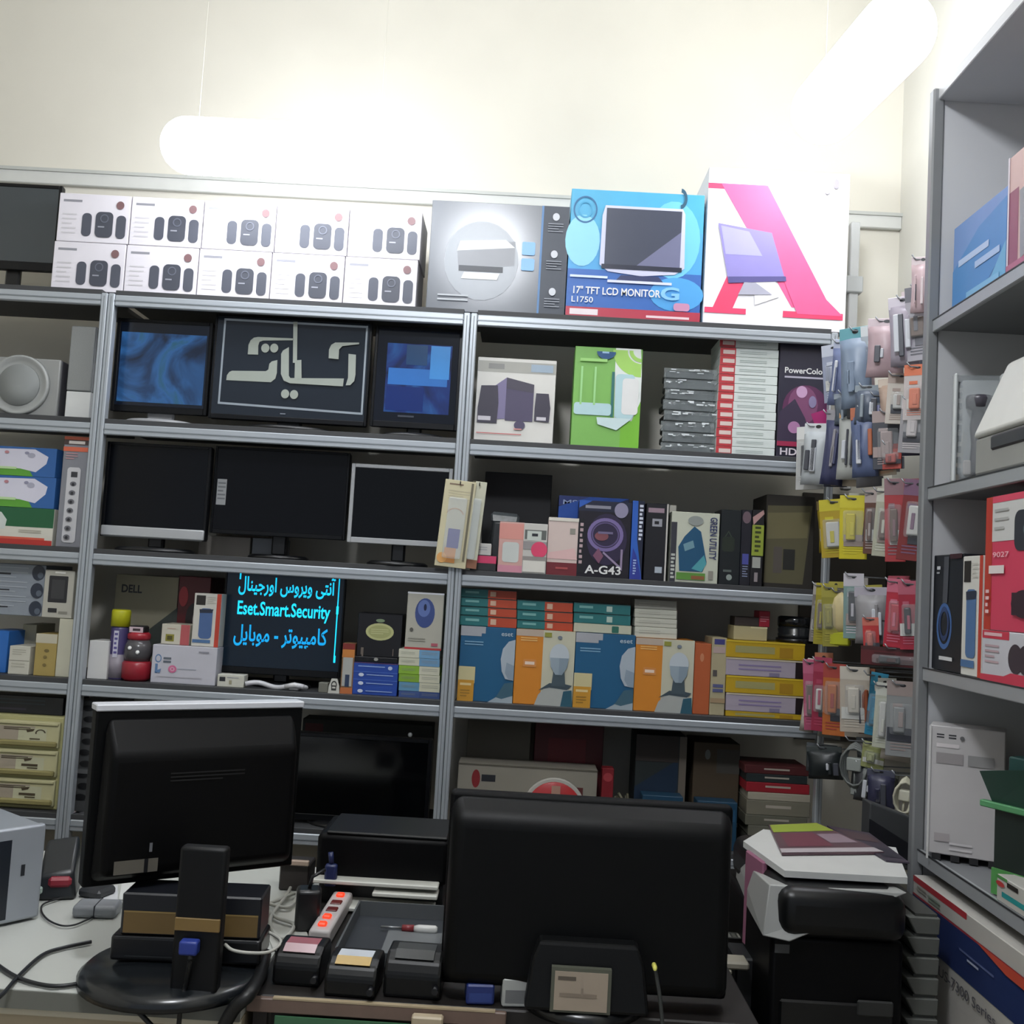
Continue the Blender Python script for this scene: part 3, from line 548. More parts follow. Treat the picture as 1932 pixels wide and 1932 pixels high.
F = Face(mb, (-.014, -.0287, ht*.7), (.026, 0, 0), (0, 0, -ht*.4), (0, -1, 0)); F.rect(.25, 0, .85, .95, M('#c8c6d6', .4)); F.bars(.35, .08, .75, .9, 5, M('#5b5490', .4), .5); mb.build('can_body', r)
mb = MB(); mb.lathe([(.030, ht*.76), (.030, ht*.97), (.027, ht)], M('#b9b81f', .45), 24); mb.build('cap', r)
r = empty('gadget_figure', 'red and grey rounded gadget with two shiny spots beside the spray can', 'gadget', (Xat(256, 3.36, zD), 3.36, zD))
h1 = Zat(1180, Xat(256, 3.36, 1.2), 3.36)-zD
mb = MB(); mb.lathe([(.035, 0), (.046, .01), (.046, h1*.32), (.04, h1*.36)], M('#8e1f2c', .3), 28); mb.build('foot', r)
mb = MB(); mb.lathe([(.038, h1*.34), (.044, h1*.5), (.043, h1*.62), (.034, h1*.74)], M('#4c4a4d', .2), 28); mb.build('body', r)
mb = MB(); mb.lathe([(.03, h1*.73), (.036, h1*.77), (.036, h1*.84), (.03, h1*.88)], M('#9a2531', .3), 28); mb.build('collar', r)
mb = MB(); mb.box(-.026, .022, -.026, .026, h1*.87, h1, M('#2b2a2c', .3), .004); F = Face(mb, (-.024, -.026, h1*.99), (.044, 0, 0), (0, 0, -h1*.11), (0, -1, 0)); F.rect(0, .1, 1, 1, M('#c9b4bb', .4)); F.rect(.25, .35, .8, .75, M('#3a2a30', .4)); mb.build('head', r)
for dx, dz in ((-.012, .60), (.014, .53)):
    mb = MB(); mb.lathe([(.0, .004), (.005, .003), (.007, 0)], M('#f0f0ee', .1), 14, c=(0, 0, 0), mtx=Matrix.Translation((dx, -.043, h1*dz)) @ Matrix.Rotation(math.pi/2, 4, 'X')); mb.build('bright_dot', r)  # two small white domes on the body
def art_rb(F, b, w, d, h): F.ell(.55, .42, .25, .16, M('#1d1214', .3)); F.ell(.6, .42, .08, .07, M('#9a9090', .3)); F.ell(.2, .2, .14, .1, M('#a82a34', .4)); F.ell(.2, .7, .2, .12, M('#b23440', .4)); F.ell(.5, .8, .2, .14, M('#170f10', .3)); F.ell(.5, .84, .07, .06, M('#c9c0c0', .3)); F.ell(.92, .38, .05, .05, M('#b0a0a4', .3))
SB('D', 322, 384, 1088, 'headphone_box', 'red box with dark round pictures behind the white boxes', 'box', M('#5c1018', .4), art_rb, Y=3.50, d=.16)
def art_dn(F, b, w, d, h):
    b1 = M('#5f7fa8', .5); F.ring(.10, .36, .05, .11, .3, b1); F.rect(.06, .5, .1, .75, b1); F.bars(.18, .32, .3, .5, 2, M('#5b626c', .5), .6); F.ell(.33, .62, .065, .1, M('#c86a90', .5)); F.ring(.33, .62, .035, .05, .4, M('#e0b8c8', .5)); F.rect(.4, .6, .7, .615, M('#8f95a4', .5)); F.bars(.72, .12, .88, .17, 1, M('#8a8a94', .5), .8); F.bars(.1, .8, .8, .86, 1, M('#b9b7bf', .5), .5); F.poly([(.06, .7), (.16, .62), (.14, .74)], b1)
SB('D', 283, 405, 1219, 'modem_box', 'wide white box with pale blue and pink drawing, fourth middle shelf', 'box', M('#c0bfc8', .45), art_dn, Y=3.335, d=.16)
def art_ye(F, b, w, d, h): F.rect(.68, 0, 1, 1, M('#b2575a', .5)); F.rect(.16, .5, .46, .85, M('#8a8432', .5)); F.rect(.22, .58, .4, .78, M('#4f4a20', .5)); F.rect(.2, .2, .5, .23, M('#b99a8a', .5))
SB('D', 303, 356, 1178, 'small_box', 'small cream box with a yellow picture, on the wide white box', 'box', M('#cbc6b6', .5), art_ye, Y=3.36, d=.1, z=TOPZ['modem_box']+.001)
def art_bt(bl):
    def f(F, b, w, d, h):
        F.rect(.84, 0, 1, 1, M('#b8402f', .45)); F.rect(.08, .04, .42, .22, M('#27231f', .45)); F.rrect(.24, .28, .72, .85, .012, bl); F.poly([(.22, .3), (.74, .29), (.7, .36), (.24, .37)], M('#2a3040', .4)); F.rect(.04, .87, .7, .93, M('#4d6f9a', .45)); F.bars(.5, .06, .8, .2, 4, M('#c2beb4', .5), .3)
    return f
SB('D', 360, 411, 1120, 'speaker_carton', 'white box with a blue cylindrical speaker picture, on the wide white box', 'box', M('#d0cdc4', .45), art_bt(M('#4c6796', .4)), Y=3.345, d=.1, z=TOPZ['modem_box']+.001)
CY = M('#18d2ff', .4, emit=.95, var=0); CYD = M('#0aa0e0', .4, emit=.7, var=0)
def art_tx(F):
    A1 = '\ufe81\ufee7\ufe98\ufbfd \ufeed\ufbfe\ufeae\ufeed\ufeb1 \ufe8d\ufeed\ufead\ufe9f\ufbff\ufee8\ufe8e\ufedd'
    A3 = '\ufb90\ufe8e\ufee3\ufb59\ufbff\ufeee\ufe97\ufeae - \ufee3\ufeee\ufe91\ufe8e\ufbfe\ufede'
    F.text(A1[::-1], .10, .06, .93, .28, CY, .02); F.text('Eset.Smart.Security', .105, .335, .90, .52, CY, .018); F.text(A3[::-1], .09, .575, .89, .81, CYD, .02)
    F.rect(.955, .04, .965, .9, CY); F.rect(.95, .34, .97, .42, CY); F.rect(.105, .03, .118, .12, CY); F.rect(.955, .84, .972, .91, CY)
monitor('text_screen', 'dark screen with three rows of glowing cyan writing', 412, 640, 1072, 1274, 3.40, ZT['D'], b=.006, chin=.022, art=art_tx, scr=M('#03121f', .2, emit=.35), base=(.2, .12), d=.05, cat='screen')
SB('D', 409, 459, 1273, 'small_box', 'small white box in front of the cyan text screen', 'box', M('#c9c8bc', .5), lambda F, b, w, d, h: (F.rect(.08, .2, .3, .55, INK), F.bars(.35, .2, .8, .3, 1, GREYT, .6), F.rect(.45, .45, .55, .75, M('#a09a80', .5))), Y=3.325, d=.05)
mb = MB(); p = []
xa = Xat(462, 3.335, zD); xb = Xat(574, 3.335, zD)
for i in range(15): t = i/14; p.append((xa+(xb-xa)*t, 3.335+.012*math.sin(t*5), zD+.012+.006*math.sin(t*9)))
mb.tube(p, .008, M('#c9c9cd', .3), 8); mb.tube([(xb-.06, 3.33, zD+.012), (xb-.03, 3.32, zD+.02), (xb+.005, 3.33, zD+.012), (xb-.03, 3.345, zD+.01)], .008, M('#d6d6d8', .3))
mb.box(xb-.05, xb-.015, 3.325, 3.35, zD+.001, zD+.024, M('#d2d2d4', .3), .006, 2)
tag(mb.build('cable_bundle'), 'white coiled cable in a bag lying before the cyan text screen', 'cable')
SB('D', 600, 618, 1288, 'small_box', 'tiny dull grey box beside the white padlock tag', 'box', M('#6f6f66', .5), Y=3.33, d=.03)
mb = MB(); tw = .036; th = .046
pts = [(-tw/2, 0, 0), (tw/2, 0, 0), (tw/2*.9, 0, th*.5), (tw/4, 0, th), (-tw/4, 0, th), (-tw/2*.9, 0, th*.5)]
mb.prism(pts, (0, .008, 0), M('#c9c8c0', .5)); F = Face(mb, (-tw/2, 0, th), (tw, 0, 0), (0, 0, -th), (0, -1, 0)); F.ring(.5, .42, .26, .28, .35, M('#3a3a38', .5)); F.rect(.28, .45, .72, .8, M('#3a3a38', .5)); F.rect(.36, .55, .64, .66, M('#c9c8c0', .5))
tag(mb.build('tag', None, (Xat(629, 3.325, zD), 3.325, zD)), 'white tag with a dark padlock symbol under the cyan text screen', 'tag')
def art_or(F, b, w, d, h): F.rect(0, 0, 1, .12, M('#7c2a24', .5)); F.rect(0, .12, 1, .28, M('#c07a3a', .5)); F.rect(.1, .28, .9, .85, M('#a9aaa6', .5)); F.rect(.35, .62, .7, .86, M('#2b3a55', .5)); F.rect(0, .88, 1, 1, M('#b3683a', .5))
SB('D', 641, 664, 1214, 'small_box', 'narrow upright orange and grey box right of the cyan text screen', 'box', M('#8d6a4a', .5), art_or, Y=3.335, d=.06)
def art_blu(F, b, w, d, h):
    F.rect(0, 0, 1, .02, M('#5a2c30', .4)); F.bars(.1, .1, .7, .16, 1, M('#8fa8d8', .5), .5); F.ell(.82, .14, .05, .06, M('#b9c6e2', .5))
    for v in (.38, .64, .88): F.ell(.18, v, .06, .055, M('#c9d2e4', .5)); F.bars(.3, v-.02, .9, v+.03, 1, M('#93a9d4', .5), .5)
    F.rect(0, .28, 1, .29, M('#5f7fc4', .5)); F.rect(0, .52, 1, .53, M('#5f7fc4', .5))
SB('D', 664, 748, 1251, 'blue_box', 'royal blue box with rows of white dots, fourth middle shelf', 'box', M('#25479c', .4), art_blu, Y=3.335, d=.15)
SB('D', 668, 750, 1240, 'disc_case', 'thin black case lying on the royal blue box', 'case', M('#17171a', .3), lambda F, b, w, d, h: F.ell(.5, .4, .05, .3, M('#9a9a94', .3)), Y=3.34, d=.13, z=TOPZ['blue_box']+.001)
def art_ov(F, b, w, d, h): F.ell(.5, .42, .32, .2, M('#b9bb84', .5)); F.ell(.5, .42, .26, .15, M('#a6a872', .5)); F.bars(.3, .36, .7, .5, 3, M('#c9cb98', .5), .3); F.ell(.5, .16, .1, .04, M('#7d9070', .5)); F.bars(.12, .8, .16, 1, 1, M('#6a6058', .5), 1); F.rect(.1, .8, .12, .96, M('#6f645c', .5)); F.rect(.82, .8, .84, .96, M('#6f645c', .5))
SB('D', 672, 755, 1158, 'black_box', 'black box with a pale green oval label, on the royal blue box', 'box', M('#16151a', .35), art_ov, Y=3.345, d=.12, z=TOPZ['disc_case']+.001)
def st(label, pl, pr, pt, cols, z, name='small_box', Y=3.335, d=.12, grp=None):
    def a(F, b, w, d_, h): F.rect(0, .04, .5, 1, M(cols[0], .45)); F.rect(.5, 0, 1, 1, M(cols[1], .45)); F.bars(.56, .3, .95, .7, 2, M('#8d8d88', .5), .2); F.bars(.06, .35, .4, .7, 2, M('#8d9488', .5), .2)
    return SB('D', pl, pr, pt, name, label, 'box', M(cols[0], .45), a, Y=Y, d=d, z=z, group=grp)
zz = zD
for i, (pt, c, nm) in enumerate(((1305, ('#3c5288', '#34487c'), 'dark blue'), (1288, ('#5f8fae', '#c3c2ac'), 'grey blue and cream'), (1273, ('#7ba233', '#c6c5b0'), 'green and cream, lower'), (1257, ('#84ad38', '#c9c8b4'), 'green and cream, upper'), (1242, ('#c6c6b2', '#6b97bb'), 'cream and sky blue, lower'), (1226, ('#cccbb8', '#6f9cc0'), 'cream and sky blue, upper'))):
    o = st('flat %s box in the pile under the mouse box' % nm, 752, 829, pt, c, zz, 'flat_box'); zz = TOPZ[o.name]+.0008
def art_ms(F, b, w, d, h): F.rect(0, 0, 1, .03, M('#eceef4', .3)); F.ell(.5, .36, .27, .26, M('#3e4f86', .3)); F.ell(.47, .28, .17, .15, M('#6276b0', .3)); F.ell(.5, .26, .04, .06, M('#1d2444', .3)); F.ell(.16, .66, .05, .035, M('#55544e', .5)); F.bars(.08, .80, .55, .88, 2, M('#99978c', .5), .4); F.rect(.72, .88, .9, .93, M('#b05a68', .5)); F.rect(0, .965, 1, 1, M('#b3383c', .5))
SB('D', 763, 832, 1118, 'mouse_box', 'white box with a dark blue computer mouse picture, top of the pile near the post', 'box', M('#b4b2a6', .4), art_ms, Y=3.34, d=.1, z=zz)
# ================================================================== fourth row, right bay (software boxes)
def figure(F, cu, v0, sc, a, b_, c):       # plain grey figure: oval above a sloping block
    F.poly([(cu-.2*sc, 1), (cu-.16*sc, .86), (cu-.05*sc, .76), (cu+.08*sc, .76), (cu+.17*sc, .86), (cu+.2*sc, 1)], b_)
    F.rect(cu-.05*sc, .6, cu+.07*sc, .8, c); F.ell(cu, v0+.2, .125*sc, .2, a); F.ell(cu+.01, v0+.26, .10*sc, .13, M('#8b9aa8', .45))
G1, G2, G3 = M('#a9b4be', .45), M('#9aa6ae', .45), M('#3d5f70', .45)
def art_eb(F, b, w, d, h):
    F.rect(0, 0, .45, .09, M('#a6a8ae', .45)); F.rect(0, .09, .38, .13, M('#a6a8ae', .45)); F.bars(.08, .2, .42, .27, 2, M('#7fa9c6', .45), .4); F.text('eset', .74, .06, .95, .11, M('#b9cad6', .45), .01)
    F.poly([(.6, 1), (.72, .9), (.84, .74), (1, .72), (1, 1)], G3); F.poly([(.55, 1), (.7, .93), (.8, .95), (1, .9), (1, 1)], G2)
    F.ell(.93, .38, .2, .22, G1, 22, math.pi*.5, math.pi*1.5) if 0 else F.poly([(1, .15), (.88, .18), (.78, .28), (.75, .42), (.78, .58), (.85, .68), (1, .70)], G1)
    F.poly([(1, .5), (.86, .46), (.84, .6), (.9, .68), (1, .7)], M('#8b9aa8', .45))
    F.rect(0, .54, .3, .76, M('#c9bf93', .45)); F.rect(0, .72, .29, 1, M('#c48f30', .45)); F.bars(.04, .76, .24, .80, 1, M('#e0c890', .45), .8); F.bars(.05, .85, .22, .96, 3, M('#9a742c', .45), .4)
def art_eo(F, b, w, d, h):
    F.rect(.46, 0, 1, 1, M('#c6c4ae', .45)); F.rect(0, 0, .46, .09, M('#b9a99a', .45)); F.bars(.08, .11, .36, .17, 2, M('#e2b46c', .45), .5); F.rrect(.14, .4, .36, .5, .004, M('#cf8a4a', .45)); F.bars(.17, .43, .33, .475, 1, M('#ead2c0', .45), .9); F.rect(.48, .03, .6, .09, M('#8f8f3c', .45)); F.ell(.74, .09, .04, .025, M('#77808a', .45))
    F.poly([(.36, 1), (.42, .86), (.56, .74), (.7, .70), (.86, .74), (.98, .80), (1, 1)], M('#a9aca8', .45)); F.poly([(.42, .80), (.6, .70), (.84, .70), (.98, .72), (.9, .78), (.6, .76)], M('#3f4d55', .45)); F.poly([(.84, .8), (.98, .78), (1, 1), (.8, 1)], M('#2a5566', .45))
    F.poly([(.66, .52), (.84, .52), (.87, .74), (.63, .74)], M('#46545c', .45)); F.ell(.745, .34, .165, .17, M('#bcc5cc', .45)); F.poly([(.59, .36), (.90, .36), (.885, .48), (.80, .585), (.69, .585), (.605, .48)], M('#93a1ac', .45)); F.poly([(.745, .36), (.90, .36), (.885, .48), (.80, .585), (.745, .585)], M('#8494a0', .45))
for i, (pl, pr, pt, kind) in enumerate(((862, 966, 1183, 0), (967, 1079, 1189, 1), (1080, 1193, 1196, 0), (1194, 1305, 1206, 1))):
    SB('D', pl, pr, pt, 'software_box', ['blue software box with a grey figure at the left end beside the post', 'orange and cream software box between the two blue ones', 'blue software box between the two orange and cream ones', 'orange and cream software box beside the plain orange spine'][i], 'box',
       M('#1d587f' if kind == 0 else '#cf832a', .42), art_eb if kind == 0 else art_eo, Y=3.335, d=.16, group='large software boxes on the fourth shelf')
SB('D', 1306, 1337, 1214, 'spine_box', 'plain dull orange spine right of the software boxes', 'box', M('#b05a32', .45), lambda F, b, w, d, h: F.ell(.45, .2, .12, .06, M('#c4825e', .5)), Y=3.338, d=.16)
def art_bge(F, b, w, d, h): F.rect(.15, .02, .85, .09, M('#3c3d78', .5)); F.rect(.1, .12, .9, .2, M('#b5a09a', .5)); F.rect(.12, .42, .4, .5, M('#4f4a48', .5)); F.bars(.15, .6, .85, .72, 2, M('#555a84', .5), .7); F.rect(0, .78, 1, .84, M('#a0896a', .5))
SB('D', 1338, 1366, 1203, 'spine_box', 'beige upright spine with small blue patches beside the yellow boxes', 'box', M('#aba182', .5), art_bge, Y=3.336, d=.14)
zz = zD; yl = (('yellow', '#b8971c', 1345, 0), ('lilac', '#a79daa', 1311, 1), ('yellow', '#b8971c', 1278, 0), ('lilac', '#a79daa', 1244, 1), ('yellow', '#b8971c', 1211, 0))
for i, (nm, c, pt, k) in enumerate(yl):
    def a(F, b, w, d, h, k=k):
        if k: F.rect(.88, 0, 1, 1, M('#1d1216', .4)); F.bars(.16, .35, .7, .8, 2, M('#8577a0', .5), .35); F.rect(.55, .75, .68, .95, M('#7d7690', .5)); F.rect(0, 0, 1, .08, M('#c4b9a2', .5))
        else: F.bars(.12, .3, .62, .75, 1, M('#9c9662', .5), .9); F.rect(.68, .3, .85, .9, M('#a07a18', .5)); F.rect(0, 0, 1, .1, M('#cdb02a', .5))
    o = SB('D', 1369, 1518, pt, 'flat_box', '%s flat box, %s from the bottom of the yellow and lilac pile' % (nm, ORD[i]), 'box', M(c, .45), a, Y=3.335, d=.2, z=zz, group=None); zz = TOPZ[o.name]+.0008
zyt = zz
ocr = SB('D', 1384, 1447, 1182, 'small_box', 'small cream box on top of the yellow and lilac pile', 'box', M('#b9ae86', .5), lambda F, b, w, d, h: F.rect(.5, .0, 1, .12, M('#d9cfa8', .5)), Y=3.36, d=.1, z=zyt)
SB('D', 1386, 1432, 1164, 'small_box', 'flat dark box between the cream box and the red carton', 'box', M('#3a302c', .5), Y=3.37, d=.08, z=TOPZ[ocr.name]+.0008)
SB('D', 1432, 1452, 1153, 'small_box', 'small red box with pale stripes on the yellow pile', 'box', M('#9c1f33', .45), lambda F, b, w, d, h: F.bars(.1, .35, .9, .75, 3, M('#c77f8a', .5), .4), Y=3.37, d=.08, z=TOPZ[ocr.name]+.0008)
r = empty('disc_spindle', 'black disc spindle on the right end of the yellow pile', 'discs', (Xat(1500, 3.41, zyt), 3.41, zyt)); hd = Zat(1163, Xat(1500, 3.41, 1.3), 3.41)-zyt
mb = MB(); mb.lathe([(.062, 0), (.062, hd*.15), (.056, hd*.17)], M('#151517', .25), 32); mb.build('foot', r)
mb = MB(); mb.lathe([(.055, hd*.16), (.057, hd*.3), (.055, hd*.32), (.057, hd*.5), (.055, hd*.52), (.056, hd*.62)], M('#242628', .15), 32); mb.build('disc_pile', r)
mb = MB(); mb.lathe([(.058, hd*.62), (.058, hd*.95), (.05, hd)], M('#1d1e20', .12), 32); mb.build('cover', r)
def flat_art(cl, cr, sp, dotc):
    def f(F, b, w, d, h):
        F.rect(sp, 0, 1, 1, M(cr, .45)); F.rect(0, 0, 1, .08, M('#163b3c', .5)); F.bars(.1, .3, .34, .65, 1, M('#79b0ac', .5), .7)
        if dotc: F.rect(sp+.04, .25, sp+.14, .8, M(dotc, .45))
    return f
def pile(ztop, pl, pr, rows, Y, label, cl, cr, sp, dotc, last=None):
    z = ztop
    for i, pt in enumerate(rows):
        c1 = last if (last and i == 0) else None
        o = SB('D', pl, pr, pt, 'flat_box', label % ORD[i], 'box', M(c1 or cl, .45), flat_art(cl, cr, sp, dotc) if not c1 else (lambda F, b, w, d, h: F.rrect(.68, .2, .8, .85, .003, M('#2c6a5c', .45))), Y=Y, d=.14, z=z); z = TOPZ[o.name]+.0008
    return z
TEAL, ORG = '#2a7274', '#b8482c'
pile(TOPZ['software_box']+.001, 867, 974, (1163, 1146, 1129, 1112), 3.345, 'flat teal and orange box, %s from the bottom of the pile nearest the post', TEAL, ORG, .5, '#d8b39a')
pile(TOPZ['software_box.001']+.001, 975, 1080, (1172, 1153, 1134), 3.345, 'flat teal and orange box, %s from the bottom of the middle pile', TEAL, ORG, .5, '#d8b39a')
z = TOPZ['software_box.002']+.001
o = SB('D', 1082, 1191, 1178, 'flat_box', 'flat cream box with a green square under two teal boxes', 'box', M('#c6c6b0', .45), lambda F, b, w, d, h: F.rrect(.66, .15, .78, .9, .003, M('#2c6a5c', .45)), Y=3.345, d=.14, z=z); z = TOPZ[o.name]+.0008
for i, pt in enumerate((1158, 1139)):
    o = SB('D', 1082, 1189, pt, 'flat_box', 'flat all teal box, %s of the two on the flat cream box' % ['lower', 'upper'][i], 'box', M(TEAL, .45), flat_art(TEAL, TEAL, .54, '#bcd2c6'), Y=3.345, d=.14, z=z); z = TOPZ[o.name]+.0008
z = TOPZ['software_box.003']+.001
for i, pt in enumerate((1184, 1167, 1150, 1132)):
    o = SB('D', 1197, 1277, pt, 'flat_box', 'flat plain white box, %s from the bottom of the white pile on the software boxes' % ORD[i], 'box', M(['#d0d0c2', '#cccbbd', '#c8c8ba', '#9d9c92'][i], .5), lambda F, b, w, d, h: (F.bars(.1, .3, .6, .8, 2, M('#b4b3a6', .5), .3), F.rect(0, .5, 1, .53, M('#a09f92', .5))), Y=3.345, d=.13, z=z); z = TOPZ[o.name]+.0008

# ================================================================== bottom row of shelves
zE = ZT['E']
r = empty('drawer_chest', 'beige plastic drawer chest with writing on taped labels at the left edge', 'drawers', (Xat(40, 3.33, zE), 3.33, zE))
ht = Zat(1350, Xat(50, 3.33, 1.0), 3.33)-zE; x0, x1 = Xat(-60, 3.33, zE)-r.location.x, Xat(104, 3.33, zE)-r.location.x
BG, BG2, BG3 = M('#b5b17e', .5), M('#c3be94', .5), M('#8a8254', .5)
mb = MB(); mb.box(x0, x1, .012, .3, 0, ht, BG, .006, 2); mb.build('chest_body', r)
for i in range(3):
    za, zb_ = .012+i*(ht-.02)/3, .004+(i+1)*(ht-.02)/3
    mb = MB(); mb.box(x0+.008, x1-.008, 0, .014, za, zb_, BG2, .004, 2); mb.box(x0+.012, x1-.012, -.012, .002, za+.004, za+(zb_-za)*.26, BG3, .004); mb.box(x0+.012, x1-.012, -.006, .002, zb_-.012, zb_-.003, BG2, .002)
    F = Face(mb, (x0+.02, 0, zb_-.018), (x1-x0-.04, 0, 0), (0, 0, -(zb_-za)*.55), (0, -1, 0)); F.rect(.02, .0, .72, .95, M('#a89d8c', .6)); F.rect(.5, .1, .88, .98, M('#c4c3a4', .6))
    ik = M('#4a3f2c', .6)
    F.bars(.3, .08, .66, .3, 2, ik, .55); F.poly([(.6, .18), (.72, .14), (.70, .3), (.62, .4)], ik); F.ring(.8, .4, .07, .25, .25, ik, 14, a0=2.8, a1=6.2) if i == 2 else F.bars(.58, .55, .8, .75, 1, ik, .8); F.bars(.66, .78, .8, .92, 1, ik, .6)
    mb.build('drawer', r)
SB('E', -55, 118, 1312, 'black_device', 'dark flat device lying on the beige drawer chest', 'device', M('#101317', .3), lambda F, b, w, d, h: (F.bars(.3, .2, .8, .6, 2, M('#2b3a40', .4), .3), F.rect(.3, .7, .6, .8, M('#3a3440', .4))), Y=3.36, d=.2, z=zE+ht+.001)
def art_rk(F, b, w, d, h):
    for i in range(9): F.ell(.5+.1*((i % 2)-.5), .07+i*.1, .28, .028, M('#141416', .4))
    F.rect(.1, .62, .9, .66, M('#5a5b5c', .4))
SB('E', 132, 172, 1322, 'computer_case', 'grey metal case with a column of dark sockets between post and desk monitor', 'computer', M('#4a4b4c', .45, .2), art_rk, Y=3.35, d=.3)
SB('E', 560, 806, 1362, 'computer_carton', 'big dark grey carton in the back of the bottom middle shelf', 'box', M('#2a2b28', .7), lambda F, b, w, d, h: F.rect(.02, .05, .16, .3, M('#4a0f10', .5)), Y=3.58, d=.1)
r = monitor('television', 'large glossy black television on the bottom middle shelf', 520, 806, 1388, 1552, 3.36, zE, b=.012, chin=.02, scr=M('#050608', .1), d=.08, base=(.3, .2), cat='television')
mb = MB(); mb.lathe([(0, .003), (.006, .002), (.008, 0)], M('#8a8c8c', .2), 12, mtx=Matrix.Translation((.17, -.0005, .30)) @ Matrix.Rotation(math.pi/2, 4, 'X')); mb.build('badge', r)
SB('E', 872, 992, 1352, 'carton', 'dull grey carton in the bottom right shelf beside the post', 'box', M('#5d594f', .6), Y=3.52, d=.15, z=zE)
def art_lb(F, b, w, d, h): F.ell(.13, .5, .03, .3, M('#7c2226', .5)); F.bars(.17, .35, .27, .6, 1, INK, .9); F.rect(0, .0, 1, .06, M('#5a564c', .5)); F.rect(.6, .6, .9, .95, M('#5a2a28', .5))
zl_ = Zat(1493, Xat(1000, 3.36, .9), 3.36)
obk = SB('E', 858, 1122, 1503, 'carton', 'black carton under the long white box, bottom right shelf', 'box', M('#121416', .5), lambda F, b, w, d, h: F.bars(.2, .02, .5, .06, 1, M('#4c5450', .5), .9), Y=3.37, d=.14)
SB('E', 862, 1125, 1446, 'long_box', 'long white box with a small red emblem, bottom right shelf', 'box', M('#8a857a', .55), art_lb, Y=3.365, d=.12, z=TOPZ[obk.name]+.001)
def art_rp(F, b, w, d, h): F.rect(.22, .45, .62, .78, M('#5a4a48', .5)); F.rect(.28, .52, .6, .56, M('#7d7470', .5)); F.rect(0, .45, .2, .95, M('#39302f', .5)); F.rect(.2, .15, .75, .4, M('#5e0f1a', .45)); F.rect(.7, .5, .95, .85, M('#6a1220', .45))
SB('E', 1000, 1130, 1364, 'small_box', 'deep red box with a grey window, standing behind the long white box', 'box', M('#4a0e16', .45), art_rp, Y=3.50, d=.12)
r = empty('disc_box', 'round red and white disc tin behind the right desk monitor', 'tin', (Xat(1042, 3.33, zE), 3.335, zE))
mb = MB(); zq = Zat(1470, Xat(1042, 3.33, .9), 3.33)-zE
q = Matrix.Translation((0, .012, zq-.098)) @ Matrix.Rotation(math.pi/2, 4, 'X')
mb.lathe([(.098, -.018), (.10, 0), (.098, .012)], M('#b9b6ae', .4), 40, mtx=q); mb.lathe([(.02, .016), (.086, .0145), (.09, .011)], M('#a62a2c', .35), 40, mtx=q)
F = Face(mb, (-.07, -.0065, zq-.02), (.14, 0, 0), (0, 0, -.14), (0, -1, 0)); F.rect(.42, 0, .62, .3, M('#b08a7a', .4)); mb.build('lid', r)
mb = MB(); mb.box(-.05, .05, -.005, .05, 0, zq-.19, M('#3a3a3a', .5), .003); mb.build('easel', r)
SB('E', 1130, 1152, 1450, 'small_box', 'little red box right of the long white box', 'box', M('#7a1c24', .45), lambda F, b, w, d, h: F.ell(.5, .12, .4, .06, M('#a03a40', .5)), Y=3.36, d=.05)
mb = MB()
for i in range(9):
    a = random.uniform(0, 6.28); p = [(random.uniform(-.03, .03), random.uniform(0, .08), .004) for _ in range(4)]; p = [(x, y, .1+.05*j+random.uniform(-.03, .0)) for j, (x, y, z) in enumerate(p)]
    mb.tube([(p[0][0], p[0][1], 0)]+p[:2], .004, M(['#6e6a52', '#57523e', '#7d7a68'][i % 3], .5))
mb.box(-.04, .04, 0, .09, 0, .06, M('#4f4a3a', .5), .01)
tag(mb.build('cable_heap', None, (Xat(1172, 3.38, zE), 3.38, zE)), 'heap of dull olive wires beside the little red box', 'cables')
def art_tb(F, b, w, d, h): F.rect(.86, 0, 1, 1, M('#6a6258', .5)); F.poly([(0, .5), (.84, .22), (.84, .5), (.35, .85), (.2, .72), (0, .72)], M('#16293e', .5)); F.poly([(.2, .85), (.84, .55), (.84, 1), (.3, 1)], M('#55503c', .5)); F.rect(.0, .0, .84, .25, M('#332c28', .5))
SB('E', 1192, 1288, 1388, 'carton', 'dark carton with a slanting navy band, bottom right shelf', 'box', M('#232a2a', .55), art_tb, Y=3.42, d=.16)
SB('E', 1302, 1389, 1402, 'carton', 'brown carton with an olive foot, bottom right shelf', 'box', M('#463a2a', .6), lambda F, b, w, d, h: (F.rect(.0, .62, .5, .9, M('#55502a', .6)), F.rect(.5, .06, 1, .3, M('#45423c', .6)), F.ell(.3, .12, .06, .05, M('#6c706c', .5))), Y=3.43, d=.16)
for i, (pl, pr, pt) in enumerate(((1208, 1285, 1502), (1312, 1388, 1513))):
    SB('E', pl, pr, pt, 'blue_box', ['teal blue box under the navy banded carton', 'teal blue box under the brown carton'][i], 'box', M('#1a3f58', .45), lambda F, b, w, d, h: (F.rect(.3, .15, .95, .4, M('#234f70', .5)), F.bars(.1, .5, .8, .9, 4, M('#6b8a94', .5), .3)), Y=3.34, d=.07)
zz = zE
for i, (pt, c, nm) in enumerate(((1580, '#5d5d52', 'lowest grey'), (1560, '#67665a', 'lower grey'), (1540, '#5f5e52', 'middle grey'), (1512, '#747062', 'upper grey'), (1497, '#a39c8c', 'pale'), (1478, '#8f1a26', 'bright red'), (1462, '#20282a', 'black'), (1446, '#4a1a1c', 'dark red'))):
    o = SB('E', 1408+random.randint(-3, 3), 1526+random.randint(-3, 3), pt, 'book', '%s book in the flat pile at the right end of the bottom shelf' % nm, 'book', M(c, .5), lambda F, b, w, d, h: F.bars(.3, .3, .7, .7, 1, M('#a8a094', .5), .5), Y=3.34, d=.17, z=zz, group='flat books in the pile'); zz = TOPZ[o.name]+.0006
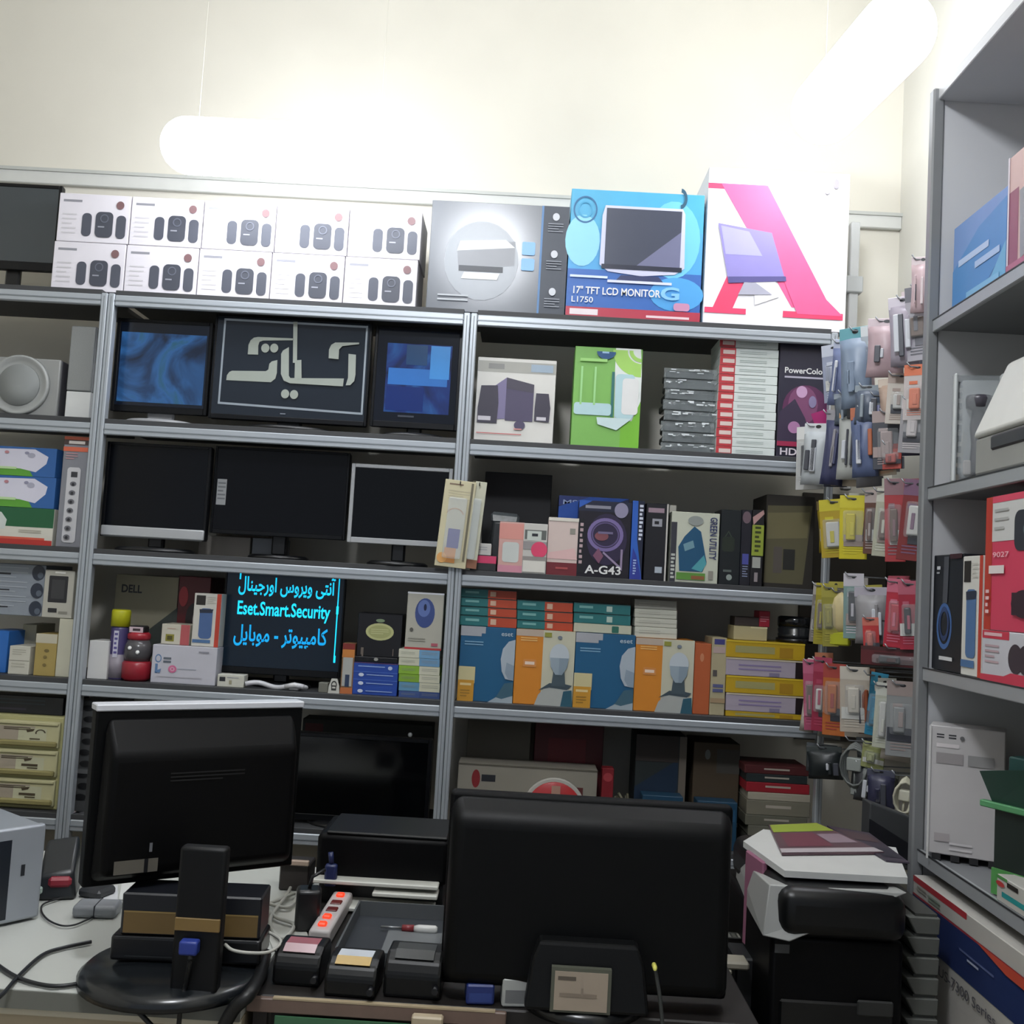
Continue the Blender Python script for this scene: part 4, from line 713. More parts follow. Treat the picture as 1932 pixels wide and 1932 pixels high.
# ================================================================== right hand shelving along the right wall
YE = 2.45; XF = Xat(1738, YE, Zat(1258, 1.0, YE))
LV = [Zat(y, XF, YE) for y in (606, 921, 1259, 1600)]; LV.append(LV[3]-.43); ZTOP = Zat(168, XF, YE)
r = empty('shelving_unit', 'tall grey shelving unit at the right edge, seen from its open front', 'shelving', (XF, 1.8, 0)); RY0 = 1.05
GP = M('#c9cacc', .5, .1, var=.04, scale=4)
mb = MB(); mb.box(0, XR-.004-XF, YE-1.8, YE-1.8+.018, 0, ZTOP, GP, .002); mb.build('end_panel', r)
mb = MB(); mb.box(0, XR-.004-XF, RY0-1.8-.018, RY0-1.8, 0, ZTOP, GP, .002); mb.build('end_panel', r)
mb = MB(); mb.box(0, XR-.004-XF, RY0-1.8, YE-1.8, ZTOP-.03, ZTOP, GP, .002); mb.build('top_panel', r)
mb = MB(); mb.box(-.012, .016, YE-1.8-.008, YE-1.8+.02, 0, ZTOP, M('#86888a', .45, .3), .004); mb.build('upright', r)
for z in LV:
    mb = MB(); mb.box(.012, XR-.004-XF, RY0-1.8+.001, YE-1.8-.001, z-.022, z-.002, M('#77797c', .5), .001); so = mb.build('shelf_board', r)
    mb = MB(); mb.box(0, .012, RY0-1.8+.001, YE-1.8-.009, z-.030, z, M('#a4a7aa', .4, .3), .002); mb.box(-.001, .002, RY0-1.8+.001, YE-1.8-.01, z-.002, z+.001, M('#2c2d30', .5)); mb.build('edge_strip', so)
def RB(k, pl, pr, pt, name, label, cat, mat, art=None, off=.02, d=.2, rz=0, z=None, group=None, ptx=None, Yl=None):
    z = LV[k]+.0005 if z is None else z; X = XF+off
    y0 = Yat(pl, X, z) if Yl is None else Yl; y1 = Yat(pr, X, z); ym = (y0+y1)/2; w = y0-y1
    h = Zat(pt, X, y0)-z
    b = MB(); b.box(-w/2, w/2, 0, d, 0, h, mat, .0015)
    if art: art(front(b, w, h), b, w, d, h)
    o = b.build(name, None, (X, ym, z), -math.pi/2+rz); tag(o, label, cat, group); TOPZ[o.name] = z+h; return o
def art_rblue(F, b, w, d, h):
    F.poly([(0, .5), (.5, .2), (1, .1), (1, .6), (.5, 1), (0, 1)], M('#4d86c0', .4)); F.poly([(.6, 1), (1, .55), (1, 1)], M('#6aa6cc', .4)); F.bars(.12, .42, .7, .5, 1, M('#b4c6e4', .4), .9); F.bars(.45, .56, .9, .64, 1, M('#a9bfe2', .4), .9); F.rect(.3, .84, .9, .9, M('#7ab0d4', .4)); F.rect(0, .93, 1, 1, M('#aebfc8', .4))
RB(0, 1796, 1897, 432, 'blue_box', 'pale blue box on the top right shelf, left of the pink and grey one', 'box', M('#6f8fc4', .4), art_rblue, off=.03, d=.14)
RB(0, 1899, 2010, 300, 'pink_box', 'tall pale pink box cut by the right picture edge, top right shelf', 'box', M('#c9a9a6', .4), lambda F, b, w, d, h: (F.rect(0, .3, .2, 1, M('#8a4a62', .4)), F.poly([(.22, .34), (.7, .3), (.8, .8), (.25, .9)], M('#8d8f96', .4)), F.rect(.0, 0, .03, 1, M('#d8cdd6', .4)), F.ell(.5, .5, .12, .2, M('#c9ccd0', .4)), F.rect(0, .9, .5, 1, M('#a8607a', .4))), off=.02, d=.2)
# second right shelf
z = LV[1]+.0005
for i, (px, a) in enumerate(((1772, .18), (1764, .30))):
    Y = 2.40-.03*i; h = .13-.02*i; mb = MB(); mb.box(-.006, .006, -.003, .003, 0, h, M('#c9bfae', .5), .001)
    o = mb.build('white_strip', None, (XF+.045+.018*i, Y, z+.002)); o.rotation_euler = (0, a, 0); tag(o, ['pale leaning strip against the clear blister pack', 'shorter pale leaning strip in the far corner of the second right shelf'][i], 'strip')
Yb = 2.30
r = empty('blister_pack', 'clear plastic blister pack with a dark capped part, second right shelf', 'pack', (Xat(1842, Yb, z), Yb, z), -.25)
hb = Zat(706, Xat(1842, Yb, z), Yb)-z; wb = .105
mb = MB(); mb.box(-wb/2, wb/2, .012, .016, 0, hb, M('#8f9496', .4, alpha=.5), .002)
for x in (-wb/2, wb/2-.008): mb.box(x, x+.008, -.012, .012, 0, hb, M('#c4c8c8', .25), .003)
for i in range(9): mb.box(-wb/2+.012, -wb/2+.02, .008, .011, .02+i*hb/10, .02+i*hb/10+hb/18, M('#6c7076', .5))
mb.build('backing_card', r)
mb = MB(); mb.box(-wb*.4, wb*.42, -.03, .01, .01, hb*.93, clear('#dfe6e8', .1, .22), .012, 3); mb.build('clear_blister', r)
mb = MB(); mb.lathe([(.012, hb*.06), (.016, hb*.2), (.014, hb*.35), (.018, hb*.5), (.014, hb*.66), (.026, hb*.68), (.028, hb*.76), (.026, hb*.79)], M('#45424a', .3), 20, c=(0, -.006, 0)); mb.box(-.03, -.012, -.012, -.004, hb*.06, hb*.2, M('#a9a4a2', .4), .003); mb.build('boxed_part', r)
Yd = 2.12
r = empty('white_device', 'white lidded desktop device on the second right shelf', 'device', (XF+.015, 1.95, z))
ya = Yat(1838, XF+.015, z)-1.95
mb = MB(); hp = .085; P = [(0, ya, 0), (.0, ya, hp), (.25, ya, 0), (.25, ya, hp), (0, -.55, 0), (0, -.55, hp), (.25, -.55, 0), (.25, -.55, hp)]
mb.box(0, .27, -.5, ya, .004, hp, M('#8d8d88', .5), .006, 2); mb.build('base', r)
mb = MB(); mb.hexa([(-.008, -.5, hp), (.03, -.5, hp+.155), (.27, -.5, hp), (.27, -.5, hp+.16), (-.008, ya+.006, hp), (.03, ya-.075, hp+.155), (.27, ya+.006, hp), (.27, ya-.075, hp+.16)], M('#d6d6d0', .4), .012, 3)
mb.build('lid', r)
mb = MB(); mb.box(-.004, .01, -.3, ya-.08, hp-.035, hp-.004, M('#35353a', .4), .004); mb.build('slot', r)
# third right shelf
def art_hp(F, b, w, d, h): F.ring(.42, .62, .26, .2, .22, M('#42659c', .4), 26); F.ring(.42, .6, .17, .15, .3, M('#2a3d66', .4), 24); F.poly([(.38, .02), (.55, .02), (.52, .42), (.36, .42)], M('#4a4c52', .4)); F.rect(.14, .1, .26, .13, M('#c9ccd0', .4)); F.rect(.14, .15, .24, .165, M('#a9acb0', .4)); F.bars(.3, .88, .75, .92, 1, M('#d6d6d6', .4), .8); F.rect(.6, 0, 1, .04, M('#3a1c22', .4))
RB(2, 1757, 1812, 1048, 'headphone_box', 'black box with a blue headphone ring, third right shelf', 'box', M('#17191f', .35), art_hp, off=.02, d=.2)
RB(2, 1812, 1850, 1050, 'speaker_carton', 'white box with a blue cylindrical speaker picture and orange side, third right shelf', 'box', M('#d2d0c8', .45), art_bt(M('#4f6f9a', .4)), off=.012, d=.2)
def art_rw(F, b, w, d, h): F.rect(0, 0, .4, .16, M('#c0384a', .45)); F.bars(.03, .04, .3, .12, 1, M('#e0b8bc', .45), .8); F.bars(.05, .28, .26, .7, 4, M('#b39aa0', .5), .4); F.ell(.5, .5, .1, .28, M('#3a3038', .4)); F.ell(.64, .5, .1, .28, M('#3a3038', .4)); F.ell(.78, .5, .1, .28, M('#332a32', .4)); F.poly([(0, .88), (.35, .86), (.45, .78), (1, .8), (1, 1), (0, 1)], M('#c23a50', .45))
def art_rr(F, b, w, d, h):
    F.rect(0, 0, .1, 1, M('#b23a2c', .45)); F.rect(.1, 0, 1, .34, M('#c9c9c6', .45)); F.rect(.1, 0, 1, .05, M('#d04a62', .45)); F.rrect(.42, .13, .98, .42, .02, M('#2e3138', .4)); F.ell(.62, .27, .08, .06, M('#5a6a6c', .4)); F.bars(.14, .1, .34, .3, 3, M('#a9a9a6', .5), .3)
    F.text('9027', .13, .42, .36, .46, M('#e6b4ba', .45)); F.rect(.08, .52, .3, .58, M('#e0d6d2', .45)); F.ell(.58, .8, .17, .1, M('#33222a', .4)); F.rect(.42, .72, .74, .88, M('#33222a', .4)); F.bars(.05, .7, .1, .9, 4, M('#e0c0c0', .4), .5)
o = RB(2, 1852, 1990, 1188, 'speaker_set_carton', 'low white and red box with dark round pictures, under the bright red box', 'box', M('#c3c2c8', .45), art_rw, off=.004, d=.22)
RB(2, 1856, 2000, 940, 'speaker_set_carton', 'bright red and white box with dark pictures, on the low white and red box', 'box', M('#c9405a', .45), art_rr, off=.006, d=.22, z=TOPZ[o.name]+.001)
# fourth right shelf
z = LV[3]+.001; Yq = 2.36; xq0 = Xat(1747, Yq, z); w = .155; h = Zat(1367, xq0, Yq)-z
mb = MB(); mb.box(0, w, 0, .09, .012, h, M('#b6b3b3', .45), .002); F = Face(mb, (0, 0, h), (w, 0, 0), (0, 0, -h), (0, -1, 0))
F.bars(.1, .06, .2, .1, 2, INK, .5); F.bars(.26, .06, .36, .1, 2, INK, .5); F.rect(.1, .13, .4, .16, M('#cfc9ca', .5)); F.rect(.1, .20, .46, .28, M('#8f8a8b', .5)); F.rect(.52, .2, .86, .28, M('#8d8c8c', .5)); F.rect(.1, .8, .3, .86, M('#a39c9d', .5)); F.bars(.3, .86, .6, .94, 2, M('#c9c5c6', .5), .4); F.ell(.44, .08, .03, .016, M('#5a5a5c', .5)); F.rect(0, 0, .03, 1, M('#c6c5c3', .5))
for i in range(4): mb.box(.012+i*.038, .03+i*.038, -.002, .09, .0, .0125, M('#1b1b1d', .5))
o = mb.build('printed_box', None, (xq0, Yq, z), -.45); tag(o, 'white box with small grey printed panels, fourth right shelf', 'box')
zz = z; yq = 2.0
r = empty('phone_case_box', 'open dark green box with a light green rim, fourth right shelf', 'box', (XF+.055, 2.03, z), -math.pi/2+.5)
mb = MB(); mb.box(-.08, .08, 0, .07, 0, .17, M('#15201c', .4), .003); mb.prism([(-.08, -.001, .17), (-.10, -.02, .235), (.03, -.02, .26), (.08, -.001, .17)], (0, .012, 0), M('#1d3a30', .4)); mb.build('carton', r)
mb = MB(); mb.box(-.105, .085, -.012, .004, .165, .178, M('#4f8a5c', .45), .002); mb.build('rim', r)
mb = MB(); mb.box(-.08, -.01, -.004, 0, -.0, .05, M('#4c8a4a', .45)); mb.build('label_patch', r)
mb = MB(); mb.box(.0, .09, .01, .05, .265, .31, M('#7fae3c', .45), .003); mb.box(-.06, .09, .012, .06, .1785, .27, M('#1b3f3c', .4), .003); mb.build('inner_carton', r)
def art_tl(F, b, w, d, h): F.rect(.1, .56, 1, .76, M('#2a8c8c', .45)); F.rect(.0, .0, .2, .12, M('#4c8a4a', .45)); F.rect(.2, .1, .4, .28, M('#26201c', .5)); F.ell(.08, .3, .08, .1, M('#b03a3a', .5))
zc4 = LV[3]+.001
RB(3, 1880, 1990, 1648, 'teal_striped_box', 'white box with a teal stripe lying at the front of the fourth right shelf', 'box', M('#b9b7b0', .45), art_tl, off=.005, d=.06)
RB(3, 1880, 1980, 1490, 'white_box', 'white box with a teal top edge behind the open green box', 'box', M('#b5b2b2', .45), lambda F, b, w, d, h: F.poly([(.35, 0), (1, 0), (1, .12)], M('#2a8c8c', .45)), off=.12, d=.12)
# big cable box below
def art_us(F, b, w, d, h):
    F.rect(0, .0, .22, .035, M('#a03038', .45)); F.rect(.0, .10, 1, .112, M('#8f2f3a', .45)); F.rect(0, .112, 1, .345, M('#1f2d58', .45)); F.bars(.02, .045, .06, .08, 2, M('#8f8d84', .5), .5); F.bars(.07, .05, .12, .09, 2, M('#7d8a7c', .5), .6); F.bars(.2, .2, .32, .23, 1, M('#56618a', .5), .4); F.bars(.23, .225, .27, .24, 1, M('#a4abc0', .5), .8)
    F.text('US-7300 Series', .125, .385, .33, .44, M('#55545a', .5), .01); F.poly([(.26, .10), (.6, .10), (.6, .16), (.36, .15)], M('#b84a38', .45)); F.rect(0, .345, .012, 1, M('#b4b3ae', .5))
RB(4, 1764, 2600, 1650, 'cable_box', 'large white and navy box with a red line under the fourth right shelf', 'box', M('#b1aea8', .45), art_us, off=-.015, d=.28, Yl=YE-.03)

# ================================================================== packs hung on hooks by the right wall
z0, z1 = Zat(1475, 1.3, 3.0), Zat(898, 1.3, 3.0)
mb = MB(); mb.box(XR-.012, XR-.0005, 2.56, YW-.001, z0, z1, M('#3f3a33', .6, var=.12, scale=9), .002); mb.box(1.0, XR-.013, YW-.013, YW-.001, z0, z1, M('#3f3a33', .6, var=.12, scale=9), .002)  # dark corner board added to deepen the shade between packs
for i in range(10):
    for j in range(12): mb.box(XR-.0128, XR-.0115, 2.62+i*.11, 2.628+i*.11, z0+.04+j*(z1-z0-.06)/12, z0+.048+j*(z1-z0-.06)/12, M('#1e1c1a', .6))
tag(mb.build('pegboard'), 'pegboard in the right corner, coloured dark for the shade behind the hanging packs', 'pegboard')
ROWN = ['top', 'second', 'third', 'fourth', 'fifth', 'sixth', 'lowest']
PK = [  # row: kind, x centre, top, bottom, width, body, header/second colour, words
 [('bag', 1590, 642, 765, 34, '#6a7496', '#a9b0c4', 'blue grey bag'), ('bag', 1622, 618, 770, 38, '#7d8ca0', '#5f9aa4', 'grey bag with a teal header'), ('bag', 1672, 602, 712, 50, '#b39ba0', '#d0bfc4', 'dusty pink bag'), ('bag', 1712, 560, 690, 36, '#a49ca8', '#cfc8d2', 'grey lilac bag'), ('card', 1739, 540, 680, 28, '#a9a6ae', '#6b6c74', 'grey striped card'), ('bag', 1742, 486, 590, 30, '#c9b0b4', '#d8c8ca', 'pale pink bag')],
 [('bag', 1600, 742, 800, 30, '#5a6470', '#8f98a2', 'slate bag'), ('bag', 1640, 728, 800, 36, '#566070', '#8a949c', 'dark grey green bag'), ('card', 1697, 705, 800, 34, '#c4bcb2', '#a08f86', 'cream card'), ('card', 1732, 688, 792, 32, '#bdb4b2', '#d0714e', 'white card with an orange header'), ('card', 1662, 745, 800, 14, '#5c5f94', '#8488b4', 'violet blue card')],
 [('bag', 1540, 800, 915, 34, '#b4b9bc', '#cfd2d4', 'clear grey bag'), ('bag', 1572, 775, 915, 30, '#3c3f5e', '#8f8c90', 'navy bag'), ('bag', 1607, 765, 905, 34, '#aeb0ac', '#c79a6a', 'whitish bag with an orange header'), ('bag', 1637, 768, 900, 32, '#5d6a8c', '#b0684c', 'blue bag with a rusty header'), ('card', 1680, 775, 885, 40, '#3e4048', '#a08f8c', 'charcoal card'), ('card', 1724, 752, 855, 36, '#8f8d90', '#c3bcbc', 'grey card with a white foot'), ('card', 1684, 838, 885, 22, '#a8443c', '#7c2c2a', 'small red card')],
 [('card', 1580, 942, 1052, 34, '#a8901c', '#c0b428', 'yellow and brown card'), ('card', 1613, 935, 1055, 36, '#c2b414', '#cabe2a', 'bright yellow card'), ('card', 1646, 925, 1045, 18, '#5a3a2e', '#a89a96', 'narrow brown card'), ('card', 1668, 922, 1050, 26, '#a9a996', '#c2c2b4', 'pale grey green card'), ('card', 1694, 903, 1060, 26, '#a3383c', '#8a6a70', 'red card'), ('card', 1722, 905, 1058, 34, '#742628', '#70506a', 'dark red card')],
 [('card', 1551, 1100, 1216, 18, '#978c22', '#a89c2a', 'olive yellow card'), ('card', 1571, 1104, 1220, 20, '#8a8430', '#9a923a', 'dull olive card'), ('bottle', 1588, 1112, 1218, 24, '#c9b98a', '#a9ac1c', 'cream bottle with a lime foot'), ('card', 1614, 1082, 1205, 26, '#76908c', '#c0bcc2', 'grey teal card'), ('bag', 1650, 1108, 1215, 44, '#8c8a8c', '#a9a4ae', 'clear grey bag'), ('card', 1691, 1092, 1222, 26, '#a82438', '#c0647a', 'crimson card'), ('card', 1722, 1096, 1226, 26, '#9c2438', '#b05a6c', 'second crimson card'), ('card', 1648, 1165, 1242, 20, '#b03030', '#c46a5a', 'small red pointed card'), ('card', 1690, 1222, 1258, 80, '#541820', '#3c1418', 'wide dark red card')],
 [('card', 1535, 1244, 1378, 18, '#a84c68', '#b8607c', 'rose pink card'), ('card', 1552, 1240, 1380, 22, '#8e2440', '#a03a54', 'magenta red card'), ('card', 1577, 1252, 1388, 28, '#b0622c', '#9c3c34', 'orange card'), ('card', 1617, 1258, 1382, 38, '#b0a698', '#c4bdb0', 'cream card'), ('card', 1650, 1268, 1388, 20, '#1f7496', '#2a84a4', 'teal blue card'), ('card', 1669, 1288, 1412, 26, '#b4b6a6', '#c9cac0', 'white and green card'), ('card', 1704, 1285, 1428, 40, '#8a8c8c', '#9a8c88', 'grey card with a white label')],
 [('bag', 1560, 1408, 1470, 44, '#23282a', '#3a4040', 'black bag'), ('cable', 1615, 1392, 1500, 34, '#6a6e6c', '#8f9490', 'grey looped cable'), ('bag', 1634, 1440, 1512, 30, '#3a3c40', '#5c605e', 'dark grey bag'), ('bag', 1664, 1452, 1528, 34, '#31324a', '#4a4c5c', 'navy grey bag'), ('card', 1646, 1400, 1450, 26, '#8a8f5c', '#a4a878', 'olive green card'), ('cable', 1704, 1458, 1548, 28, '#c3c0ac', '#d0cebc', 'cream looped cable')]]
BEH = [[('#8a90a4', '#b4b8c4', 'grey blue'), ('#b8a4a8', '#d4c6c8', 'pinkish'), ('#9aa4ac', '#c4cacc', 'pale grey')],
 [('#c0bcb8', '#dcd8d2', 'off white'), ('#6c747c', '#a0a4a8', 'slate'), ('#b8a090', '#d0c0b0', 'buff')],
 [('#b4b4b2', '#d2d2d0', 'whitish'), ('#44485c', '#8c8e98', 'dark blue'), ('#c4b6a4', '#d8a070', 'cream'), ('#7c7c84', '#b4b4b8', 'grey')],
 [('#8c7a1c', '#5a4a20', 'brownish yellow'), ('#8c8c7c', '#b4b4a4', 'greyish'), ('#6c2428', '#8c4a50', 'deep red')],
 [('#77706a', '#a09a94', 'dull grey'), ('#7c7430', '#a49c40', 'olive'), ('#7c2030', '#a04454', 'wine red')],
 [('#c4bcb0', '#dcd6cc', 'pale'), ('#8c4a30', '#b07050', 'rust'), ('#9c9c94', '#c4c4bc', 'light grey')],
 [('#2c3032', '#50565a', 'blackish'), ('#5c605c', '#84887c', 'grey green')]]
def pack(kind, w, h, c1, c2, name, label, loc, rz):
    r = empty(name, label, 'pack' if kind != 'cable' else 'cable', loc, rz); m1, m2 = M(c1, .4), M(c2, .45)
    r.rotation_euler = (0, random.uniform(-.09, .09), rz)
    if kind == 'bag':
        mb = MB(); n, k = 5, 6; g = []
        for j in range(k+1):
            row = []
            for i in range(n+1):
                u, v = i/n-.5, j/k; t = .022*math.sin(math.pi*(u+.5))*math.sin(math.pi*min(1, v*.9+.08))+random.uniform(-.003, .003)
                row.append((u*w*(1-.08*math.sin(3*v)), -t-.002, h*.86*(1-v)))
            g.append(row)
        fr = [[mb.bm.verts.new(p) for p in row] for row in g]; bk = [[mb.bm.verts.new((p[0], -p[1]*.6+.002, p[2])) for p in row] for row in g]; kk = mb.mi(m1)
        for A in (fr, bk):
            for j in range(k):
                for i in range(n): f = mb.bm.faces.new([A[j][i], A[j][i+1], A[j+1][i+1], A[j+1][i]]); f.material_index = kk; f.smooth = True
        ed = [(fr[0][i], fr[0][i+1], bk[0][i+1], bk[0][i]) for i in range(n)]+[(fr[k][i], fr[k][i+1], bk[k][i+1], bk[k][i]) for i in range(n)]+[(fr[j][0], fr[j+1][0], bk[j+1][0], bk[j][0]) for j in range(k)]+[(fr[j][n], fr[j+1][n], bk[j+1][n], bk[j][n]) for j in range(k)]
        for e in ed: mb.bm.faces.new(e).material_index = kk
        for q in range(3):
            u = random.uniform(-.35, .3)*w; mb.box(u, u+w*random.uniform(.08, .2), -.026, -.02, h*random.uniform(.1, .3), h*random.uniform(.45, .75), M(random.choice([c2, '#c9ccd2', '#44464e', c1]), .35), .002)
        mb.build('pouch', r)
        mb = MB(); mb.box(-w/2, w/2, -.004, .004, h*.82, h, m2, .001); F = Face(mb, (-w/2, -.004, h), (w, 0, 0), (0, 0, -h*.18), (0, -1, 0)); F.ell(.5, .3, .1, .16, BLACK, 12); mb.build('header_card', r)
    elif kind == 'card':
        mb = MB(); mb.box(-w/2, w/2, 0, .003, 0, h, m1, .0008); F = Face(mb, (-w/2, 0, h), (w, 0, 0), (0, 0, -h), (0, -1, 0)); F.rect(0, 0, 1, .2, m2); F.ell(.5, .06, .1, .02, BLACK, 12); F.bars(.15, .82, .85, .94, 3, m2, .4); F.rect(.2, .3, .5, .36, m2); F.rect(random.uniform(0, .4), .62, 1, .8, M(random.choice(['#c9c9c4', '#3a3c44', c2, '#9a8c84']), .4)); mb.build('backing_card', r)
        mb = MB(); u = random.uniform(.3, .42); v0, v1 = random.uniform(.12, .3), random.uniform(.6, .78); mb.box(-w*u, w*u, -.018, -.0005, h*v0, h*v1, clear('#d4d8da', .08, .13), .006, 2); mb.build('clear_blister', r)
        mb = MB(); m3 = M(random.choice([c1, c1, c2, '#2e2f35', '#c4c4c0', '#6c5a50']), .35); mb.box(-w*u*.7, w*u*random.uniform(.2, .7), -.013, -.002, h*(v0+.03), h*(v1-.05), m3, .004, 2); mb.box(-w*u*.3, w*u*.1, -.0155, -.012, h*(v0+.1), h*(v0+.3), m2, .001); mb.build('packed_item', r)
    elif kind == 'bottle':
        mb = MB(); mb.lathe([(.008, h*.22), (w*.42, h*.36), (w*.5, h*.6), (w*.34, h*.84), (.006, h*.95)], m1, 18, mtx=Matrix.Diagonal((1, .5, 1, 1))); mb.build('bottle_body', r)
        mb = MB(); mb.box(-w*.5, w*.5, -.008, .01, 0, h*.24, m2, .004); mb.box(-w*.5, w*.5, .012, .015, 0, h, M('#8f8a86', .4), .001); mb.build('base_card', r)
    else:
        mb = MB()
        for q in range(4):
            p = [(w*(.3+.05*q)*math.cos(t*.5236), -.004*q+.004*math.sin(t), h*.5+h*(.42-.03*q)*math.sin(t*.5236)) for t in range(13)]; mb.tube(p, .0035, m1, 6)
        mb.box(-w*.25, w*.25, -.014, .01, h*.42, h*.66, m2, .004, 2); mb.build('coil', r)
        mb = MB(); mb.box(-w*.12, w*.12, -.006, .006, 0, h*.14, m2, .003); mb.tube([(0, 0, h*.12), (0, -.002, h*.4)], .003, m1, 6); mb.build('plug', r)
    return r
for ri, row in enumerate(PK):
    rail = empty('hook_rail', '%s metal hook rail on the right wall, behind the hanging packs' % ROWN[ri], 'hook rail', (XR-(.0135 if ri > 2 else 0), 2.95, 0)); zs = []; xr0 = rail.location.x
    order = sorted(range(len(row)), key=lambda i: row[i][1])
    for oi, i in enumerate(order):
        kind, px, pt, pb, wp, c1, c2, wd = row[i]
        Y = 3.20-(px-1530)/225*.52-(.04 if wp > 60 else 0)-(.03*(i % 2))
        zt = Zat(pt, Xat(px, Y, 1.5), Y); X = Xat(px, Y, zt); zb_ = Zat(pb, X, Y); a = .5+.14*math.sin(i*2.1+ri)
        w = wp/FPX*Y/math.cos(a)*1.3
        nm = {'bag': 'hanging_bag', 'card': 'hanging_card', 'bottle': 'hanging_bottle', 'cable': 'hanging_cable'}[kind]
        pack(kind, w, zt-zb_, c1, c2, nm, '%s, %s row of hanging packs, %s from left' % (wd, ROWN[ri], ORD[oi]), (X, Y, zb_), -a)
        if kind in ('bag', 'card') and wp < 60:
            Y2 = Y+.05; px2 = px+(9 if i % 2 else -9); f = .9+.15*((i*3+ri) % 3)/2; c3, c4, wd2 = BEH[ri][i % len(BEH[ri])]
            z2 = zt+.012*math.sin(i*1.7); pack(['card', 'bag'][(i+ri) % 2], w*f, (zt-zb_)*f, c3, c4, 'hanging_card', '%s pack behind the %s, %s row of hanging packs' % (wd2, wd, ROWN[ri]), (Xat(px2, Y2, z2), Y2, z2-(zt-zb_)*f), -a-.1)
        zh = zt-(zt-zb_)*.05; zs.append(zh); dx = X-xr0
        mb = MB(); mb.tube([(-.004, Y-2.95, zh), (dx-.02, Y-2.95, zh), (dx-.03, Y-2.95, zh+.012)], .0022, M('#8f9296', .3, .6), 6); mb.build('hook', rail)
    zm = sum(zs)/len(zs)
    mb = MB(); mb.box(-.012, -.001, -.42, .32, zm-.012, zm+.012, M('#55585a', .4, .4), .002); mb.box(-.007, -.001, -.36, -.33, min(zs)-.03, max(zs)+.03, M('#55585a', .4, .4), .001); mb.box(-.007, -.001, .2, .23, min(zs)-.03, max(zs)+.03, M('#55585a', .4, .4), .001); mb.build('rail', rail)
# ================================================================== desks
ZD = .75; YF = PZ(200, 1874, ZD).y
x1 = Xat(455, YF, ZD)
r = empty('desk', 'white topped desk with a beige front at lower left', 'desk', (-1.5, YF, 0)); ox, oy = -1.5, YF
mb = MB(); mb.box(-3.05-ox, x1-ox, 0, .86, ZD-.035, ZD, M('#bdbfb9', .4, var=.04, scale=4), .003); mb.box(-3.05-ox, x1-ox, -.003, .001, ZD-.034, ZD-.004, M('#6f7069', .5)); mb.build('desk_top', r)
mb = MB(); mb.box(-3.05-ox, x1-ox, .015, .04, 0, ZD-.036, M('#b0a289', .5)); mb.box(-3.05-ox, x1-ox, .008, .02, ZD-.05, ZD-.037, M('#cfc8b4', .5), .002); mb.build('front_panel', r)
for x in (-3.03-ox, x1-.03-ox):
    mb = MB(); mb.box(x, x+.025, .04, .84, 0, ZD-.036, M('#a69a84', .5)); mb.build('side_panel', r)
YC = YF+.035
r = empty('counter', 'dark cluttered counter with a brown wooden edge in the middle', 'counter', (0, YC, 0)); xb = .47
mb = MB(); mb.box(x1+.004, xb, .0, .86, ZD-.03, ZD, M('#1a1614', .55), .003); mb.build('counter_top', r)
mb = MB(); mb.box(x1+.004, .02, -.012, -.0005, ZD-.026, ZD-.001, M('#6d5a50', .5, scale=40, var=.15), .002); mb.box(x1+.05, .0, -.0125, -.002, ZD-.002, ZD+.001, M('#a8987c', .5)); mb.build('wooden_edge', r)
for x in (x1+.01, xb-.03):
    mb = MB(); mb.box(x, x+.025, .02, .84, 0, ZD-.031, M('#2b2522', .5)); mb.build('side_panel', r)
mb = MB(); mb.box(x1+.04, xb-.034, .03, .05, 0, ZD-.031, M('#1b1817', .6)); mb.build('front_panel', r)
p = PZ(640, 1888, ZD)
mb = MB(); w = (775-522)/FPX*(YF-.02); mb.box(-w/2, w/2, -.004, .0, -.18, 0, M('#3f6a4c', .4)); F = Face(mb, (-w/2, -.004, 0), (w, 0, 0), (0, 0, -.18), (0, -1, 0))
F.rect(.05, .12, .3, .5, M('#6f8a80', .5)); F.rect(.5, .2, .95, .7, M('#2c5a55', .5)); F.rect(.35, .05, .6, .25, M('#577a6a', .5)); F.rect(.85, .1, 1, .2, M('#4a7a66', .5)); F.bars(.08, .55, .4, .95, 5, M('#56786c', .5), .4)
tag(mb.build('green_panel', None, (Xat(648, YC-.016, ZD), YC-.014, ZD-.028)), 'green panel with pale patches hung under the wooden counter edge', 'panel')
mb = MB(); w = .055; mb.box(-w/2, w/2, -.02, 0, -.02, 0, M('#b5a68c', .5), .003)
tag(mb.build('wood_block', None, (Xat(808, YC-.02, ZD), YC-.0135, ZD-.008)), 'small pale wood block at the right end of the counter edge', 'block')

# ------------------------------------------------------------------ left desk monitor, seen from behind
YL, YR = 1.93, 2.16
a, b = PY(187, 1338, YL), PY(577, 1323, YR); c, d = PY(149, 1674, YL-.0), PY(548, 1635, YR)
ang = math.atan2(b.y-a.y, b.x-a.x); w = math.hypot(b.x-a.x, b.y-a.y); zb_ = (c.z+d.z)/2; zt = (a.z+b.z)/2; h = zt-zb_; mid = (a+b+c+d)/4
r = empty('desk_monitor', 'black desk monitor seen from behind with a bright top edge, left on the white desk', 'monitor', (mid.x, mid.y, ZD), ang)
g = zb_-ZD
mb = MB(); mb.box(-w/2, w/2, .0, .035, g, g+h, M('#040506', .5, spec=.15), .004, 2); mb.build('bezel', r)
mb = MB(); mb.box(-w/2-.001, w/2+.001, -.003, .04, g+h-.009, g+h+.004, M('#d4d6dc', .35, .1), .002); mb.build('top_strip', r)['label'] = 'top edge coloured pale for lamplight'  # pale strip paints the lamplight on the monitor's upper surface
mb = MB(); y0 = -.045
